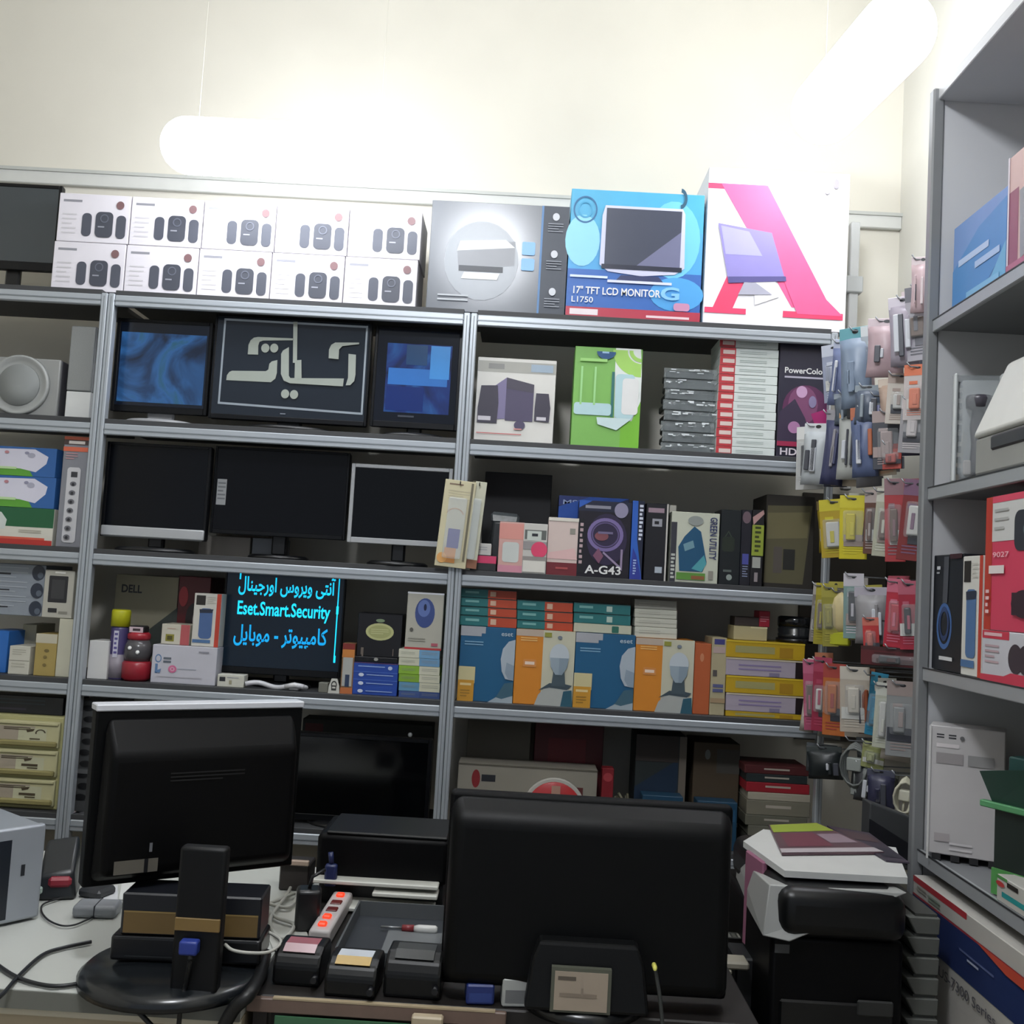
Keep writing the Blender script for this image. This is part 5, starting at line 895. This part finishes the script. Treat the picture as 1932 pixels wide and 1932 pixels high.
mb.hexa([(-w*.44, y0, g+.03), (-w*.44, y0, g+h*.74), (-w*.48, .001, g+.008), (-w*.46, .001, g+h*.95), (w*.44, y0, g+.03), (w*.44, y0, g+h*.74), (w*.48, .001, g+.008), (w*.46, .001, g+h*.95)], M('#030304', .5, spec=.16), .012, 3)
F = Face(mb, (-w*.44, y0, g+h*.7), (w*.88, 0, 0), (0, 0, -h*.62), (0, -1, 0)); F.rect(.05, .86, .27, .98, M('#5e5a52', .5)); F.rect(.2, .86, .22, .98, BLACK); F.rect(.22, .72, .235, .8, M('#6a6c70', .4)); F.bars(.3, .1, .7, .2, 3, M('#0b0b0d', .6), .4)
mb.build('back_shell', r)
pn = PZ(330, 1832, ZD+.01)
inv = Matrix.Rotation(-ang, 4, 'Z'); q = inv @ Vector((pn.x-mid.x, pn.y-mid.y, 0))
nx = (inv @ Vector((Xat(378, mid.y-.05, 1.0)-mid.x, 0, 0))).x
nv = inv @ Vector((Xat(374, 1.83, .9)-mid.x, 1.83-mid.y, 0)); nz0, nz1 = Zat(1757, Xat(374, 1.83, .9), 1.83)-ZD, Zat(1600, Xat(374, 1.83, .9), 1.83)-ZD
mb = MB(); rm = Matrix.Translation((nv.x, nv.y, 0)) @ Matrix.Rotation(-ang, 4, 'Z'); mb.box(-.041, .041, 0, .03, .018, nz1, M('#090a0c', .5, spec=.3), .006, 2, mtx=rm); mb.box(-.039, .039, -.003, .004, nz0, nz0+.022, M('#7a6236', .5), .001, mtx=rm); mb.box(-.036, -.012, .02, .17, nz1-.10, nz1-.06, M('#030304', .6, spec=.1), .004, mtx=rm); mb.build('stand_neck', r)
mb = MB(); mb.lathe([(.168, 0), (.168, .012), (.155, .024), (.06, .03)], M('#16191c', .22), 48, c=(q.x, q.y, 0)); mb.build('stand_base', r)
# boxes on the stand base
z = ZD+.0315; Yb = PZ(330, 1815, z).y-.005
x0, x1_ = Xat(208, Yb, z), Xat(488, Yb, z); zt = Zat(1770, (x0+x1_)/2, Yb); w = x1_-x0
mb = MB(); mb.box(-w/2, w/2, 0, .1, 0, zt-z, M('#0e0f12', .3), .006, 2); F = front(mb, w, zt-z); F.rect(.03, .02, .97, .06, M('#3a3b3e', .4)); F.bars(.1, .75, .5, .85, 1, M('#25282a', .4), .5)
tag(mb.build('black_device', None, ((x0+x1_)/2, Yb, z), .06), 'black boxy device resting on the round monitor base', 'device')
z2 = zt+.001; z3 = Zat(1690, (x0+x1_)/2, Yb)
mb = MB(); w2 = w*.93; mb.box(-w2/2, w2/2, 0, .09, 0, z3-z2, M('#14161c', .4), .003); F = front(mb, w2, z3-z2); F.rect(.02, .42, .98, .95, M('#6a5530', .5)); F.rect(.02, .42, .98, .46, M('#8a7446', .5))
tag(mb.build('flat_box', None, ((x0+x1_)/2+.005, Yb+.003, z2), .06), 'dark box with a tan stripe stacked on the black device under the left desk monitor', 'box')
def cable(label, pts, rad, mat, name='cable', cat='cable', plug=None):
    mb = MB(); P = [Vector(p) for p in pts]; out = []
    for i in range(len(P)-1):
        p0, p1, p2, p3 = P[max(i-1, 0)], P[i], P[i+1], P[min(i+2, len(P)-1)]
        for k in range(6):
            t = k/6; out.append(.5*((2*p1)+(-p0+p2)*t+(2*p0-5*p1+4*p2-p3)*t*t+(-p0+3*p1-3*p2+p3)*t**3))
    out.append(P[-1]); mb.tube(out, rad, mat, 8)
    o = mb.build(name)
    if plug:
        q = MB(); v = plug[0]; q.box(v[0]-plug[1], v[0]+plug[1], v[1]-.01, v[1]+.012, v[2]-plug[2], v[2]+plug[2], plug[3], .004, 2); q.build('plug', o)
    return tag(o, label, cat)
ZK = ZD+.006
BC = M('#1b1d20', .4)
cable('black cable crossing the white desk from the monitor base to the left edge', [PZ(x, y, ZK) for x, y in ((172, 1777), (120, 1788), (80, 1802), (35, 1842), (0, 1880), (-40, 1900))], .0038, BC)
cable('second black cable curving over the white desk towards its front corner', [PZ(x, y, ZK) for x, y in ((165, 1852), (120, 1860), (80, 1858), (35, 1845), (0, 1824), (-40, 1790))], .0038, BC)
cable('thin black looped cord on the white desk behind the monitor base', [PZ(x, y, ZK) for x, y in ((205, 1728), (180, 1728), (165, 1735), (140, 1745), (115, 1746), (90, 1735), (78, 1718), (85, 1704), (130, 1690))], .002, BC)
pv = PY(357, 1787, 1.815)
cable('dark video cable with a blue plug hanging over the desk edge', [pv+Vector((0, .004, 0)), PY(358, 1815, 1.81), PY(350, 1860, YF-.03), PY(342, 1890, YF-.035), PY(335, 1960, YF-.03)], .0042, M('#131416', .4), plug=(pv, .016, .012, M('#2a3c8c', .4)))
cable('black cable dropping left of the video cable', [PZ(215, 1868, ZK), PY(240, 1888, YF-.02), PY(262, 1910, YF-.025), PY(310, 1960, YF-.02)], .0045, BC)
cable('thick black cable bunch dropping at the right end of the white desk', [PZ(500, 1800, ZD+.03), PZ(490, 1840, ZD+.02), PY(470, 1876, YF-.02), PY(440, 1905, YF-.025), PY(410, 1960, YF-.02)], .012, M('#0f1012', .45))
cable('white cord curling from the black device towards the power strip', [PY(425, 1782, Yb-.025), PY(440, 1793, Yb-.04), PY(475, 1798, Yb-.03), PY(510, 1795, Yb), PY(530, 1775, Yb+.06), PY(500, 1755, Yb+.1)], .003, M('#b9b8b0', .4))
cable('tangle of pale cords between the two desk monitors', [PZ(x, y, ZD+.012) for x, y in ((480, 1715), (520, 1700), (560, 1685), (545, 1712), (500, 1705), (520, 1730), (555, 1745), (530, 1770), (510, 1735), (540, 1690), (548, 1675))], .004, M('#a9a9a2', .4))
# papers and bits behind the left monitor
def flat(name, label, cat, pts, z, th, mat):
    mb = MB(); P = [PZ(x, y, z) for x, y in pts]; mb.prism([tuple(p) for p in P], (0, 0, th), mat); return tag(mb.build(name), label, cat)
flat('paper', 'white paper under the left desk monitor, by the grey power brick', 'paper', ((178, 1698), (205, 1672), (222, 1672), (222, 1700)), ZD+.001, .002, M('#cfd0d2', .5))
flat('paper', 'larger white paper sheet under the left desk monitor, near its neck', 'paper', ((224, 1698), (230, 1666), (300, 1668), (290, 1700)), ZD+.001, .002, M('#d4d5d2', .5))
flat('paper', 'white papers lying between the base of the left monitor and the power strip', 'paper', ((488, 1722), (560, 1712), (590, 1790), (545, 1800), (515, 1792)), ZD+.001, .002, M('#b9b9b2', .5))
p = PZ(175, 1735, ZD); mb = MB(); mb.box(-.045, .045, 0, .06, 0, .026, M('#83868a', .4), .008, 2); mb.box(.0, .002, -.001, .06, .001, .0265, INK)
tag(mb.build('power_brick', None, (p.x, p.y, ZD+.001), .1), 'grey power brick on the white desk left of the black device', 'power brick')
p = PZ(158, 1702, ZD); mb = MB(); mb.box(-.03, .03, 0, .06, 0, .02, M('#2c2e31', .4), .006)
tag(mb.build('power_brick', None, (p.x, p.y+.02, ZD+.001), -.3), 'dark power brick behind the grey power brick', 'power brick')
p = PZ(106, 1700, ZD); r = empty('desk_phone', 'dark gadget with red parts beside the silver computer', 'gadget', (p.x, p.y, ZD+.001), .3)
mb = MB(); mb.hexa([(-.045, 0, 0), (-.04, .01, .05), (-.045, .12, 0), (-.04, .1, .11), (.04, 0, 0), (.03, .01, .06), (.04, .12, 0), (.03, .1, .12)], M('#1d2023', .35), .008, 2); mb.build('body', r)
mb = MB(); mb.box(-.02, .028, -.004, .02, .028, .05, M('#8a2030', .4), .006); mb.build('red_part', r)
mb = MB(); mb.box(-.04, -.03, -.003, .01, .015, .03, M('#a9bab0', .3), .003); mb.build('indicator', r)
# silver computer
p = PZ(68, 1732, ZD); r = empty('desktop_computer', 'silver desktop computer case with a dark front strip at the left edge', 'computer', (p.x, p.y, ZD+.001), math.radians(52))
hpc = Zat(1556, p.x, p.y)-ZD; SV = M('#9aa0a8', .35, .3)
mb = MB(); mb.box(-.42, 0, 0.004, .40, .006, hpc, SV, .004); mb.build('case', r)
mb = MB(); mb.box(-.42, 0, -.012, .006, .004, hpc+.004, M('#a4a9b0', .35, .3), .006, 2); F = Face(mb, (-.42, -.012, hpc), (.42, 0, 0), (0, 0, -hpc), (0, -1, 0)); F.rect(.70, .1, .83, .93, M('#1f242c', .3)); F.rect(.885, .38, .905, .5, INK); F.rect(0, .04, .4, .94, M('#2b3038', .3)); mb.build('front_cover', r)
for x in (-.4, -.03):
    mb = MB(); mb.box(x, x+.02, .02, .05, -.001, .006, BLACK); mb.build('foot', r)
p = PZ(148, 1605, ZD); mb = MB(); y = 2.66; hh = .0
z0 = Zat(1592, Xat(146, 3.3, .9), 3.3)
SB('E', 127, 148, 1535, 'white_pack', 'narrow pinkish white pack beside the shelf post at the bottom left', 'pack', M('#a89ea2', .5), lambda F, b, w, d, h: F.rect(0, 0, 1, .08, M('#cfcfd0', .5)), Y=3.325, d=.02)

# ------------------------------------------------------------------ printer and things behind the counter front
p = PZ(705, 1722, ZD); x0, x1_ = Xat(582, p.y, ZD), Xat(838, p.y, ZD); w = x1_-x0
r = empty('printer', 'low black printer with white paper trays on the counter', 'printer', ((x0+x1_)/2, p.y, ZD+.001)); zp = Zat(1578, (x0+x1_)/2, p.y+.06)-ZD
mb = MB(); mb.box(-w/2, w/2, .05, .25, .05, zp, M('#030304', .5, spec=.16), .012, 2); mb.box(-w/2+.01, w/2-.01, .06, .24, .0, .05, M('#0d0e10', .4)); mb.build('body', r)
mb = MB(); mb.box(-w/2+.02, w/2-.005, .052, .24, zp-.002, zp+.006, M('#08090a', .4, spec=.3), .003); mb.build('lid', r)
for i, (z_, y_, a_, b_) in enumerate(((.052, .012, -.5, .44), (.034, .0, -.04, .44), (.004, -.02, -.22, .42))):
    mb = MB(); mb.box(w*a_, w*b_, y_, .07, z_, z_+.009, M('#c4c4bc', .45), .002); mb.build('paper_tray', r)
pn, pf = PZ(600, 1790, ZD), PZ(646, 1712, ZD); L = (pf-pn).length; a_ = math.atan2(-(pf.x-pn.x), pf.y-pn.y)
r = empty('power_strip', 'white power strip with glowing red switches on the counter', 'power strip', (pn.x, pn.y, ZD+.002), a_)
mb = MB(); mb.box(-.022, .022, 0, L, 0, .034, M('#b4aeac', .45), .006, 2); mb.build('housing', r)
RED = M('#ff3a1c', .3, emit=1.1)
for t in (.12, .3, .86):
    mb = MB(); mb.box(-.009, .009, L*t-.009, L*t+.009, .033, .041, RED, .003); mb.build('lit_switch', r)
for t in (.5, .68):
    mb = MB(); mb.box(-.012, .012, L*t-.013, L*t+.013, .033, .037, M('#5a1512', .4), .003); mb.build('dark_switch', r)
p = PZ(728, 1830, ZD); w = (832-640)/FPX*p.y; r = empty('plastic_tray', 'grey plastic tray on the counter behind the black adapters', 'tray', (p.x, p.y, ZD+.001))
mb = MB(); dt = .30; G = M('#55585a', .35)
mb.box(-w/2, w/2, 0, dt, 0, .004, M('#3a3d42', .3)); mb.box(-w/2, w/2, 0, .004, 0, .03, G); mb.box(-w/2, w/2, dt-.004, dt, 0, .035, G); mb.box(-w/2, -w/2+.004, 0, dt, 0, .035, G); mb.box(w/2-.004, w/2, 0, dt, 0, .035, G); mb.build('tray_shell', r)
mb = MB(); mb.box(-w*.1, w*.5-.006, .05, .2, .004, .008, M('#6b6e70', .4)); mb.box(w*.08, w*.4, .02, .04, .005, .012, M('#777a78', .4)); mb.build('liner', r)
r = empty('screwdriver', 'white and red handled screwdriver lying in the grey tray', 'tool', (PZ(780, 1765, ZD).x, PZ(780, 1765, ZD).y, ZD+.014))
q = Matrix.Rotation(math.pi/2, 4, 'Y')
mb = MB(); mb.lathe([(.006, .0), (.009, .01), (.009, .045), (.006, .05)], M('#c9c9c6', .35), 14, mtx=q); mb.build('handle', r)
mb = MB(); mb.lathe([(.007, -.025), (.008, 0)], M('#7c2c30', .4), 12, mtx=q); mb.lathe([(.003, -.07), (.003, -.025)], M('#8a8c8e', .3, .7), 8, mtx=q); mb.build('shaft', r)
for i, (pl, pr, pt, pb, cs, lab) in enumerate(((512, 600, 1788, 1862, ('#a06068', '#c0a4a8'), 'black adapter with a red and white label, leftmost of three on the counter front'), (610, 706, 1812, 1884, ('#c9ced4', '#a8862a'), 'black adapter with a white and yellow label, middle of three on the counter front'), (722, 828, 1800, 1886, ('#3a3c3c', '#2c2e2e'), 'plain black adapter, rightmost of three on the counter front'))):
    p = PZ((pl+pr)/2, pb, ZD); w = (pr-pl)/FPX*p.y; h = Zat(pt, p.x, p.y+.02)-ZD; p.y = max(p.y, YC+.004)
    r = empty('power_adapter', lab, 'adapter', (p.x, p.y, ZD+.001), -.04)
    mb = MB(); mb.prism([(-w/2, 0, 0), (-w/2, 0, h*.55), (-w/2, .012, h*.85), (-w/2, .035, h), (-w/2, .085, h), (-w/2, .1, h*.8), (-w/2, .1, 0)], (w, 0, 0), M('#0a0b0c', .38, spec=.35), .006); mb.build('casing', r)
    mb = MB(); nrm = Vector((0, -.15*h, .023)).normalized()
    mb.hexa([(-w*.34, .0145, h*.875), (-w*.34, .0125, h*.9), (-w*.34, .036, h*1.01), (-w*.34, .034, h*1.035), (w*.34, .0145, h*.875), (w*.34, .0125, h*.9), (w*.34, .036, h*1.01), (w*.34, .034, h*1.035)], M(cs[1], .3)); mb.box(-w*.34, w*.34, .034, .07, h*1.0, h*1.02, M(cs[0], .3)); mb.build('label_sticker', r)
    mb = MB(); mb.lathe([(.006, 0), (.006, .02)], BLACK, 10, mtx=Matrix.Translation((w*.42, 0.002, h*.3)) @ Matrix.Rotation(math.pi/2, 4, 'X')); mb.build('cord_stub', r)
p = PZ(578, 1762, ZD); r = empty('plug_adapter', 'black plug block standing beside the power strip', 'plug', (p.x, p.y, ZD+.003), .2)
mb = MB(); mb.box(-.026, .026, 0, .05, 0, .085, M('#121315', .35), .008, 2); mb.build('casing', r); mb = MB(); mb.tube([(0, .02, .083), (.005, .015, .11), (.03, .03, .12)], .004, BLACK); mb.build('cord', r)
pb_ = PZ(632, 1690, ZD); mb = MB(); mb.box(-.014, .014, 0, .02, .0, .05, M('#1c2650', .4), .006, 2); mb.tube([(0, .01, .05), (-.004, .012, .075)], .006, M('#1c2650', .4))
tag(mb.build('blue_plug', None, (pb_.x, pb_.y-.09, ZD+.045)), 'dark blue video plug in front of the black printer', 'plug')
pc = PY(562, 1606, 2.5); r = empty('card_holder', 'pale L shaped card holder edge right of the left desk monitor', 'holder', (pc.x, 2.5, ZD+.001))
zc_ = Zat(1632, pc.x, 2.5)-ZD
mb = MB(); mb.box(-.04, .03, 0, .08, 0, zc_-.001, M('#2a2523', .5), .003); mb.build('support_box', r)
mb = MB(); mb.box(-.034, .03, -.012, 0, zc_, zc_+.012, M('#a89484', .5), .002); mb.box(-.034, -.026, -.012, .05, zc_+.012, zc_+.07, M('#8d8c86', .5), .002); mb.build('card_edge', r)

# ------------------------------------------------------------------ right desk monitor, seen from behind
YM = 1.93; t_, b_ = PY(1121, 1512, YM), PY(1098, 1880, YM); w = (PY(1390, 1530, YM)-PY(850, 1495, YM)).length; h = t_.z-b_.z; g = b_.z-ZD
r = empty('desk_monitor', 'large black desk monitor seen from behind at the bottom centre', 'monitor', ((t_.x+b_.x)/2, YM, ZD), .0)
mb = MB(); mb.box(-w/2, w/2, .02, .055, g, g+h, BLK_MATT, .008, 2); mb.build('bezel', r)
mb = MB(); mb.hexa([(-w*.48, -.03, g+.02), (-w*.475, -.03, g+h*.90), (-w*.50, .03, g+.002), (-w*.50, .03, g+h*1.0), (w*.48, -.03, g+.02), (w*.475, -.03, g+h*.90), (w*.50, .03, g+.002), (w*.50, .03, g+h*1.0)], M('#040506', .5, spec=.2), .02, 4); mb.build('back_shell', r)
xs = (Xat(1010, YM-.06, 1.0)+Xat(1225, YM-.06, 1.0))/2-r.location.x; hs = Zat(1778, r.location.x, YM-.06)-ZD; ws = .205
mb = MB(); mb.prism([(xs-ws/2*1.06, -.085, .02), (xs-ws/2*.96, -.07, hs-.03), (xs-ws/2*.85, -.068, hs), (xs+ws/2*.85, -.068, hs), (xs+ws/2*.96, -.07, hs-.03), (xs+ws/2*1.06, -.085, .02)], (0, .04, 0), M('#0a0b0c', .45, spec=.25), .006); 
st_ = r; mb.build('stand_column', r)
mb = MB(); wl = .092; zl0, zl1 = Zat(1908, r.location.x+xs-.005, YM-.09)-ZD, Zat(1835, r.location.x+xs-.005, YM-.09)-ZD
mb.box(xs-.012-wl/2-.006, xs-.012+wl/2+.006, -.09, -.078, zl0-.004, zl1+.006, M('#55574c', .4)); mb.box(xs-.012-wl/2, xs-.012+wl/2, -.0915, -.085, zl0, zl1, M('#a39585', .5)); F = Face(mb, (xs-.012-wl/2, -.0915, zl1), (wl, 0, 0), (0, 0, -(zl1-zl0)), (0, -1, 0)); F.bars(.06, .12, .4, .25, 1, M('#5f564c', .5), .8); F.bars(.1, .55, .8, .68, 1, M('#877a6c', .5), .7); F.rect(.5, .4, .54, .6, M('#8d8072', .5)); mb.build('sticker', r)
mb = MB(); mb.lathe([(.11, 0), (.11, .012), (.10, .022)], M('#131517', .25), 40, c=(xs, .012, 0)); mb.build('stand_base', r)
pv = PY(1235, 1824, YM-.10)
cable('black cord with a tiny yellow tip hanging behind the right desk monitor', [pv, PY(1240, 1850, YM-.10), PY(1246, 1890, YM-.10), PY(1252, 1960, YM-.10)], .0035, M('#3a3d3c', .4), plug=(pv, .004, .005, M('#d8d46a', .3)))
p = PY(1385, 1880, 2.2); r = empty('white_adapter', 'small pale adapter in the gap right of the large desk monitor', 'adapter', (p.x, 2.2, ZD+.001))
zq = Zat(1842, p.x, 2.2)-ZD; mb = MB(); mb.box(-.03, .03, 0, .05, 0, zq*.6, M('#8c877a', .5), .004); mb.build('casing', r); mb = MB(); mb.box(-.028, -.006, .0, .03, zq*.6, zq, M('#b3ae9c', .5), .003); mb.build('plug', r)
p = PY(1388, 1800, 2.35); mb = MB(); zq = Zat(1770, p.x, 2.35)-ZD
mb.box(-.02, .03, 0, .04, 0, zq*.5, M('#2a2a28', .5), .003)
for i in range(4): mb.box(-.018+.012*i, -.01+.012*i, .005, .03, zq*.5, zq*(.7+.1*(i % 3)), M(['#8f9088', '#6c6d66', '#a8a89e', '#5a5b55'][i], .3, .5), .002)
tag(mb.build('tool_cup', None, (p.x, 2.35, ZD+.001)), 'cup of metallic bits in the gap right of the large desk monitor', 'cup')

# ------------------------------------------------------------------ office printer in the corner, paper trays
Yp = 2.08; x0, x1_ = Xat(1452, Yp, .7), Xat(1706, Yp, .7); zt = Zat(1676, (x0+x1_)/2, Yp); w = x1_-x0; xm = (x0+x1_)/2
r = empty('copier', 'black office copier with a pale grey lid in the right corner', 'copier', (xm, Yp, 0))
mb = MB(); mb.box(-w/2, w/2, .01, .50, 0, zt-.10, M('#030304', .5, spec=.16), .01, 2); mb.box(-w/2+.02, w/2-.02, .004, .012, .1, zt-.22, M('#0c0d0e', .3), .004); F = Face(mb, (-w/2, .01, zt-.1), (w, 0, 0), (0, 0, -(zt-.1)), (0, -1, 0)); F.rect(.03, .02, .14, .04, M('#4a4b4c', .4)); mb.build('body', r)
mb = MB(); zl = Zat(1932, xm, Yp)
mb.box(w*.15, w*.42, .0, .006, Zat(1915, xm, Yp), Zat(1885, xm, Yp), M('#2b2c2b', .4), .003); mb.build('front_badge', r)
mb = MB(); mb.box(-w/2+.01, w/2, -.015, .46, zt-.10, zt-.004, M('#0c0d0e', .35, spec=.35), .03, 4); mb.build('feeder_head', r)
mb = MB(); lx = PY(1398, 1640, 2.45); xl = lx.x-xm
# pale lid that flares out to the left and slopes down towards the front
zb_l = min(Zat(1625, lx.x, 2.45), zt-.001)
mb.hexa([(-w/2-.02, .0, zt-.10), (-w/2-.005, .02, zt-.006), (xl, .42, zb_l-.07), (xl, .42, zb_l), (-w/2+.03, -.012, zt-.105), (w/2, -.0, zt-.001), (w/2, .46, zt-.05), (w/2, .46, zb_l+.006)], M('#9a9b98', .45), .006, 2)
mb.build('lid', r)
zp0 = max(zt, zb_l+.006)+.002
def sheet(name, label, cat, pts, z, th, mat, art=None):
    mb = MB(); P = [PZ(x, y, z) for x, y in pts]; mb.prism([tuple(p) for p in P], (0, 0, th), mat)
    if art: art(mb, [p+Vector((0, 0, th+.0006)) for p in P])
    return tag(mb.build(name), label, cat)
z = zp0
sheet('paper_pile', 'pile of white paper on the copier lid', 'paper', ((1402, 1598), (1440, 1575), (1690, 1610), (1712, 1668), (1480, 1655)), z, .013, M('#c4c5c2', .5))
def mg(c):
    def f(mb, P):
        a, b, c_, d = P; L = lambda u, v: a+(b-a)*u+(d-a)*v+((c_-b)-(d-a))*u*v
        for u0, v0, u1, v1, cc in c: mb.face([L(u0, v0), L(u1, v0), L(u1, v1), L(u0, v1)], M(cc, .4))
    return f
sheet('magazine', 'magazine with a dark pink cover and lime band on the paper pile', 'magazine', ((1450, 1560), (1540, 1556), (1668, 1612), (1475, 1614)), z+.0145, .005, M('#5a444c', .4), mg([(.02, .02, .98, .3, '#8fa03a'), (.1, .34, .6, .8, '#6a3a48'), (.0, .86, 1, .99, '#b0a8ac'), (.62, .4, .95, .7, '#8c7a84')]))
sheet('magazine', 'dark violet magazine lying further right on the paper pile', 'magazine', ((1560, 1560), (1640, 1574), (1716, 1630), (1672, 1626)), z+.0138, .0035, M('#3a3340', .4), mg([(.1, .1, .9, .4, '#4c3a40'), (.2, .6, .9, .9, '#2c2a36')]))
flat_p = PZ(1420, 1760, .8)
mb = MB(); mb.box(-.006, .006, -.05, .05, 0, .2, M('#8c5a70', .45), .003); pz_ = PY(1419, 1830, 2.28)
tag(mb.build('pink_folder', None, (pz_.x, 2.28, ZD-.0), .15), 'pink folder edge standing between the right desk monitor and the copier', 'folder')
mb = MB(); mb.box(-.05, .05, 0, .1, 0, ZD-.002, M('#1a1b1d', .5), .004)
tag(mb.build('side_cabinet', None, (pz_.x+.005, 2.235, 0)), 'narrow dark cabinet between the counter and the copier', 'cabinet')
# stack of grey letter trays
Yt = 2.16; xt = Xat(1738, Yt, .6)
for i, py in enumerate((1700, 1736, 1774, 1812, 1850, 1888, 1926)):
    z_ = Zat(py, xt, Yt)
    if i == 0: zz0 = z_
n = 17; dz = (Zat(1700, xt, Yt)-Zat(1738, xt, Yt)); ztop = Zat(1725, xt, Yt); nt = int(ztop/dz); G = M('#5c5e59', .5)
xa, xb_ = Xat(1712, Yt, .7)-xt, Xat(1769, Yt, .7)-xt
for i in range(nt):
    z_ = ztop-(i+1)*dz
    mb = MB(); xl_ = xa
    mb.hexa([(xl_+.014, 0, 0), (xl_-.006, -.004, dz*.86), (xl_+.014, .26, 0), (xl_-.006, .26, dz*.86), (xb_, 0, 0), (xb_, -.004, dz*.86), (xb_, .26, 0), (xb_, .26, dz*.86)], G, .002)
    mb.box(xl_+.012, xb_-.004, 0.004, .25, dz*.86, dz*.995, M('#3c3e3a', .5))
    o = mb.build('letter_tray', None, (xt, Yt, z_)); tag(o, 'grey letter tray beside the copier, %s from the top of its stack' % ORD[min(i, 15)] if i < 16 else 'grey letter tray at the foot of its stack', 'tray', 'grey letter trays')
# dark slanted stand right of the paper pile
ps = PY(1690, 1600, 2.6)
mb = MB(); mb.prism([(-.06, 0, 0), (.07, 0, 0), (.07, 0, .12), (-.06, 0, .16)], (0, .06, .0), M('#3a3c3e', .5), .004); F = Face(mb, (-.06, 0, .12), (.13, 0, 0), (0, 0, -.12), (0, -1, 0)); F.poly([(0, 0), (1, .6), (1, 1), (0, .6)], M('#15161c', .4))
zs_ = Zat(1640, ps.x, 2.62)
tag(mb.build('wedge_stand', None, (ps.x, 2.62, zs_)), 'dark slanted stand behind the paper pile, near the right shelving', 'stand')
mb = MB(); mb.box(-.07, .08, 0, .1, 0, zs_-.001, M('#6a675c', .6), .003); tag(mb.build('side_table', None, (ps.x, 2.6, 0)), 'dull cream cupboard behind the copier', 'cupboard')

# small things in the gap under the right desk monitor
for i, (px, py, w, h, dp, c, nm, lab) in enumerate(((905, 1900, .05, .035, .05, '#1f2f6c', 'small_box', 'small navy box on the counter under the large desk monitor'), (975, 1930, .055, .05, .04, '#a9aba8', 'small_box', 'small whitish box with a grey window under the large desk monitor'))):
    p = PZ(px, py, ZD); mb = MB(); mb.box(-w/2, w/2, 0, dp, 0, h, M(c, .45), .003)
    F = front(mb, w, h); F.rect(.1, .4, .9, .85, M('#6c6e70' if i else '#2c4080', .4)); tag(mb.build(nm, None, (p.x, max(p.y, YC+.01), ZD+.001), .1), lab, 'box')
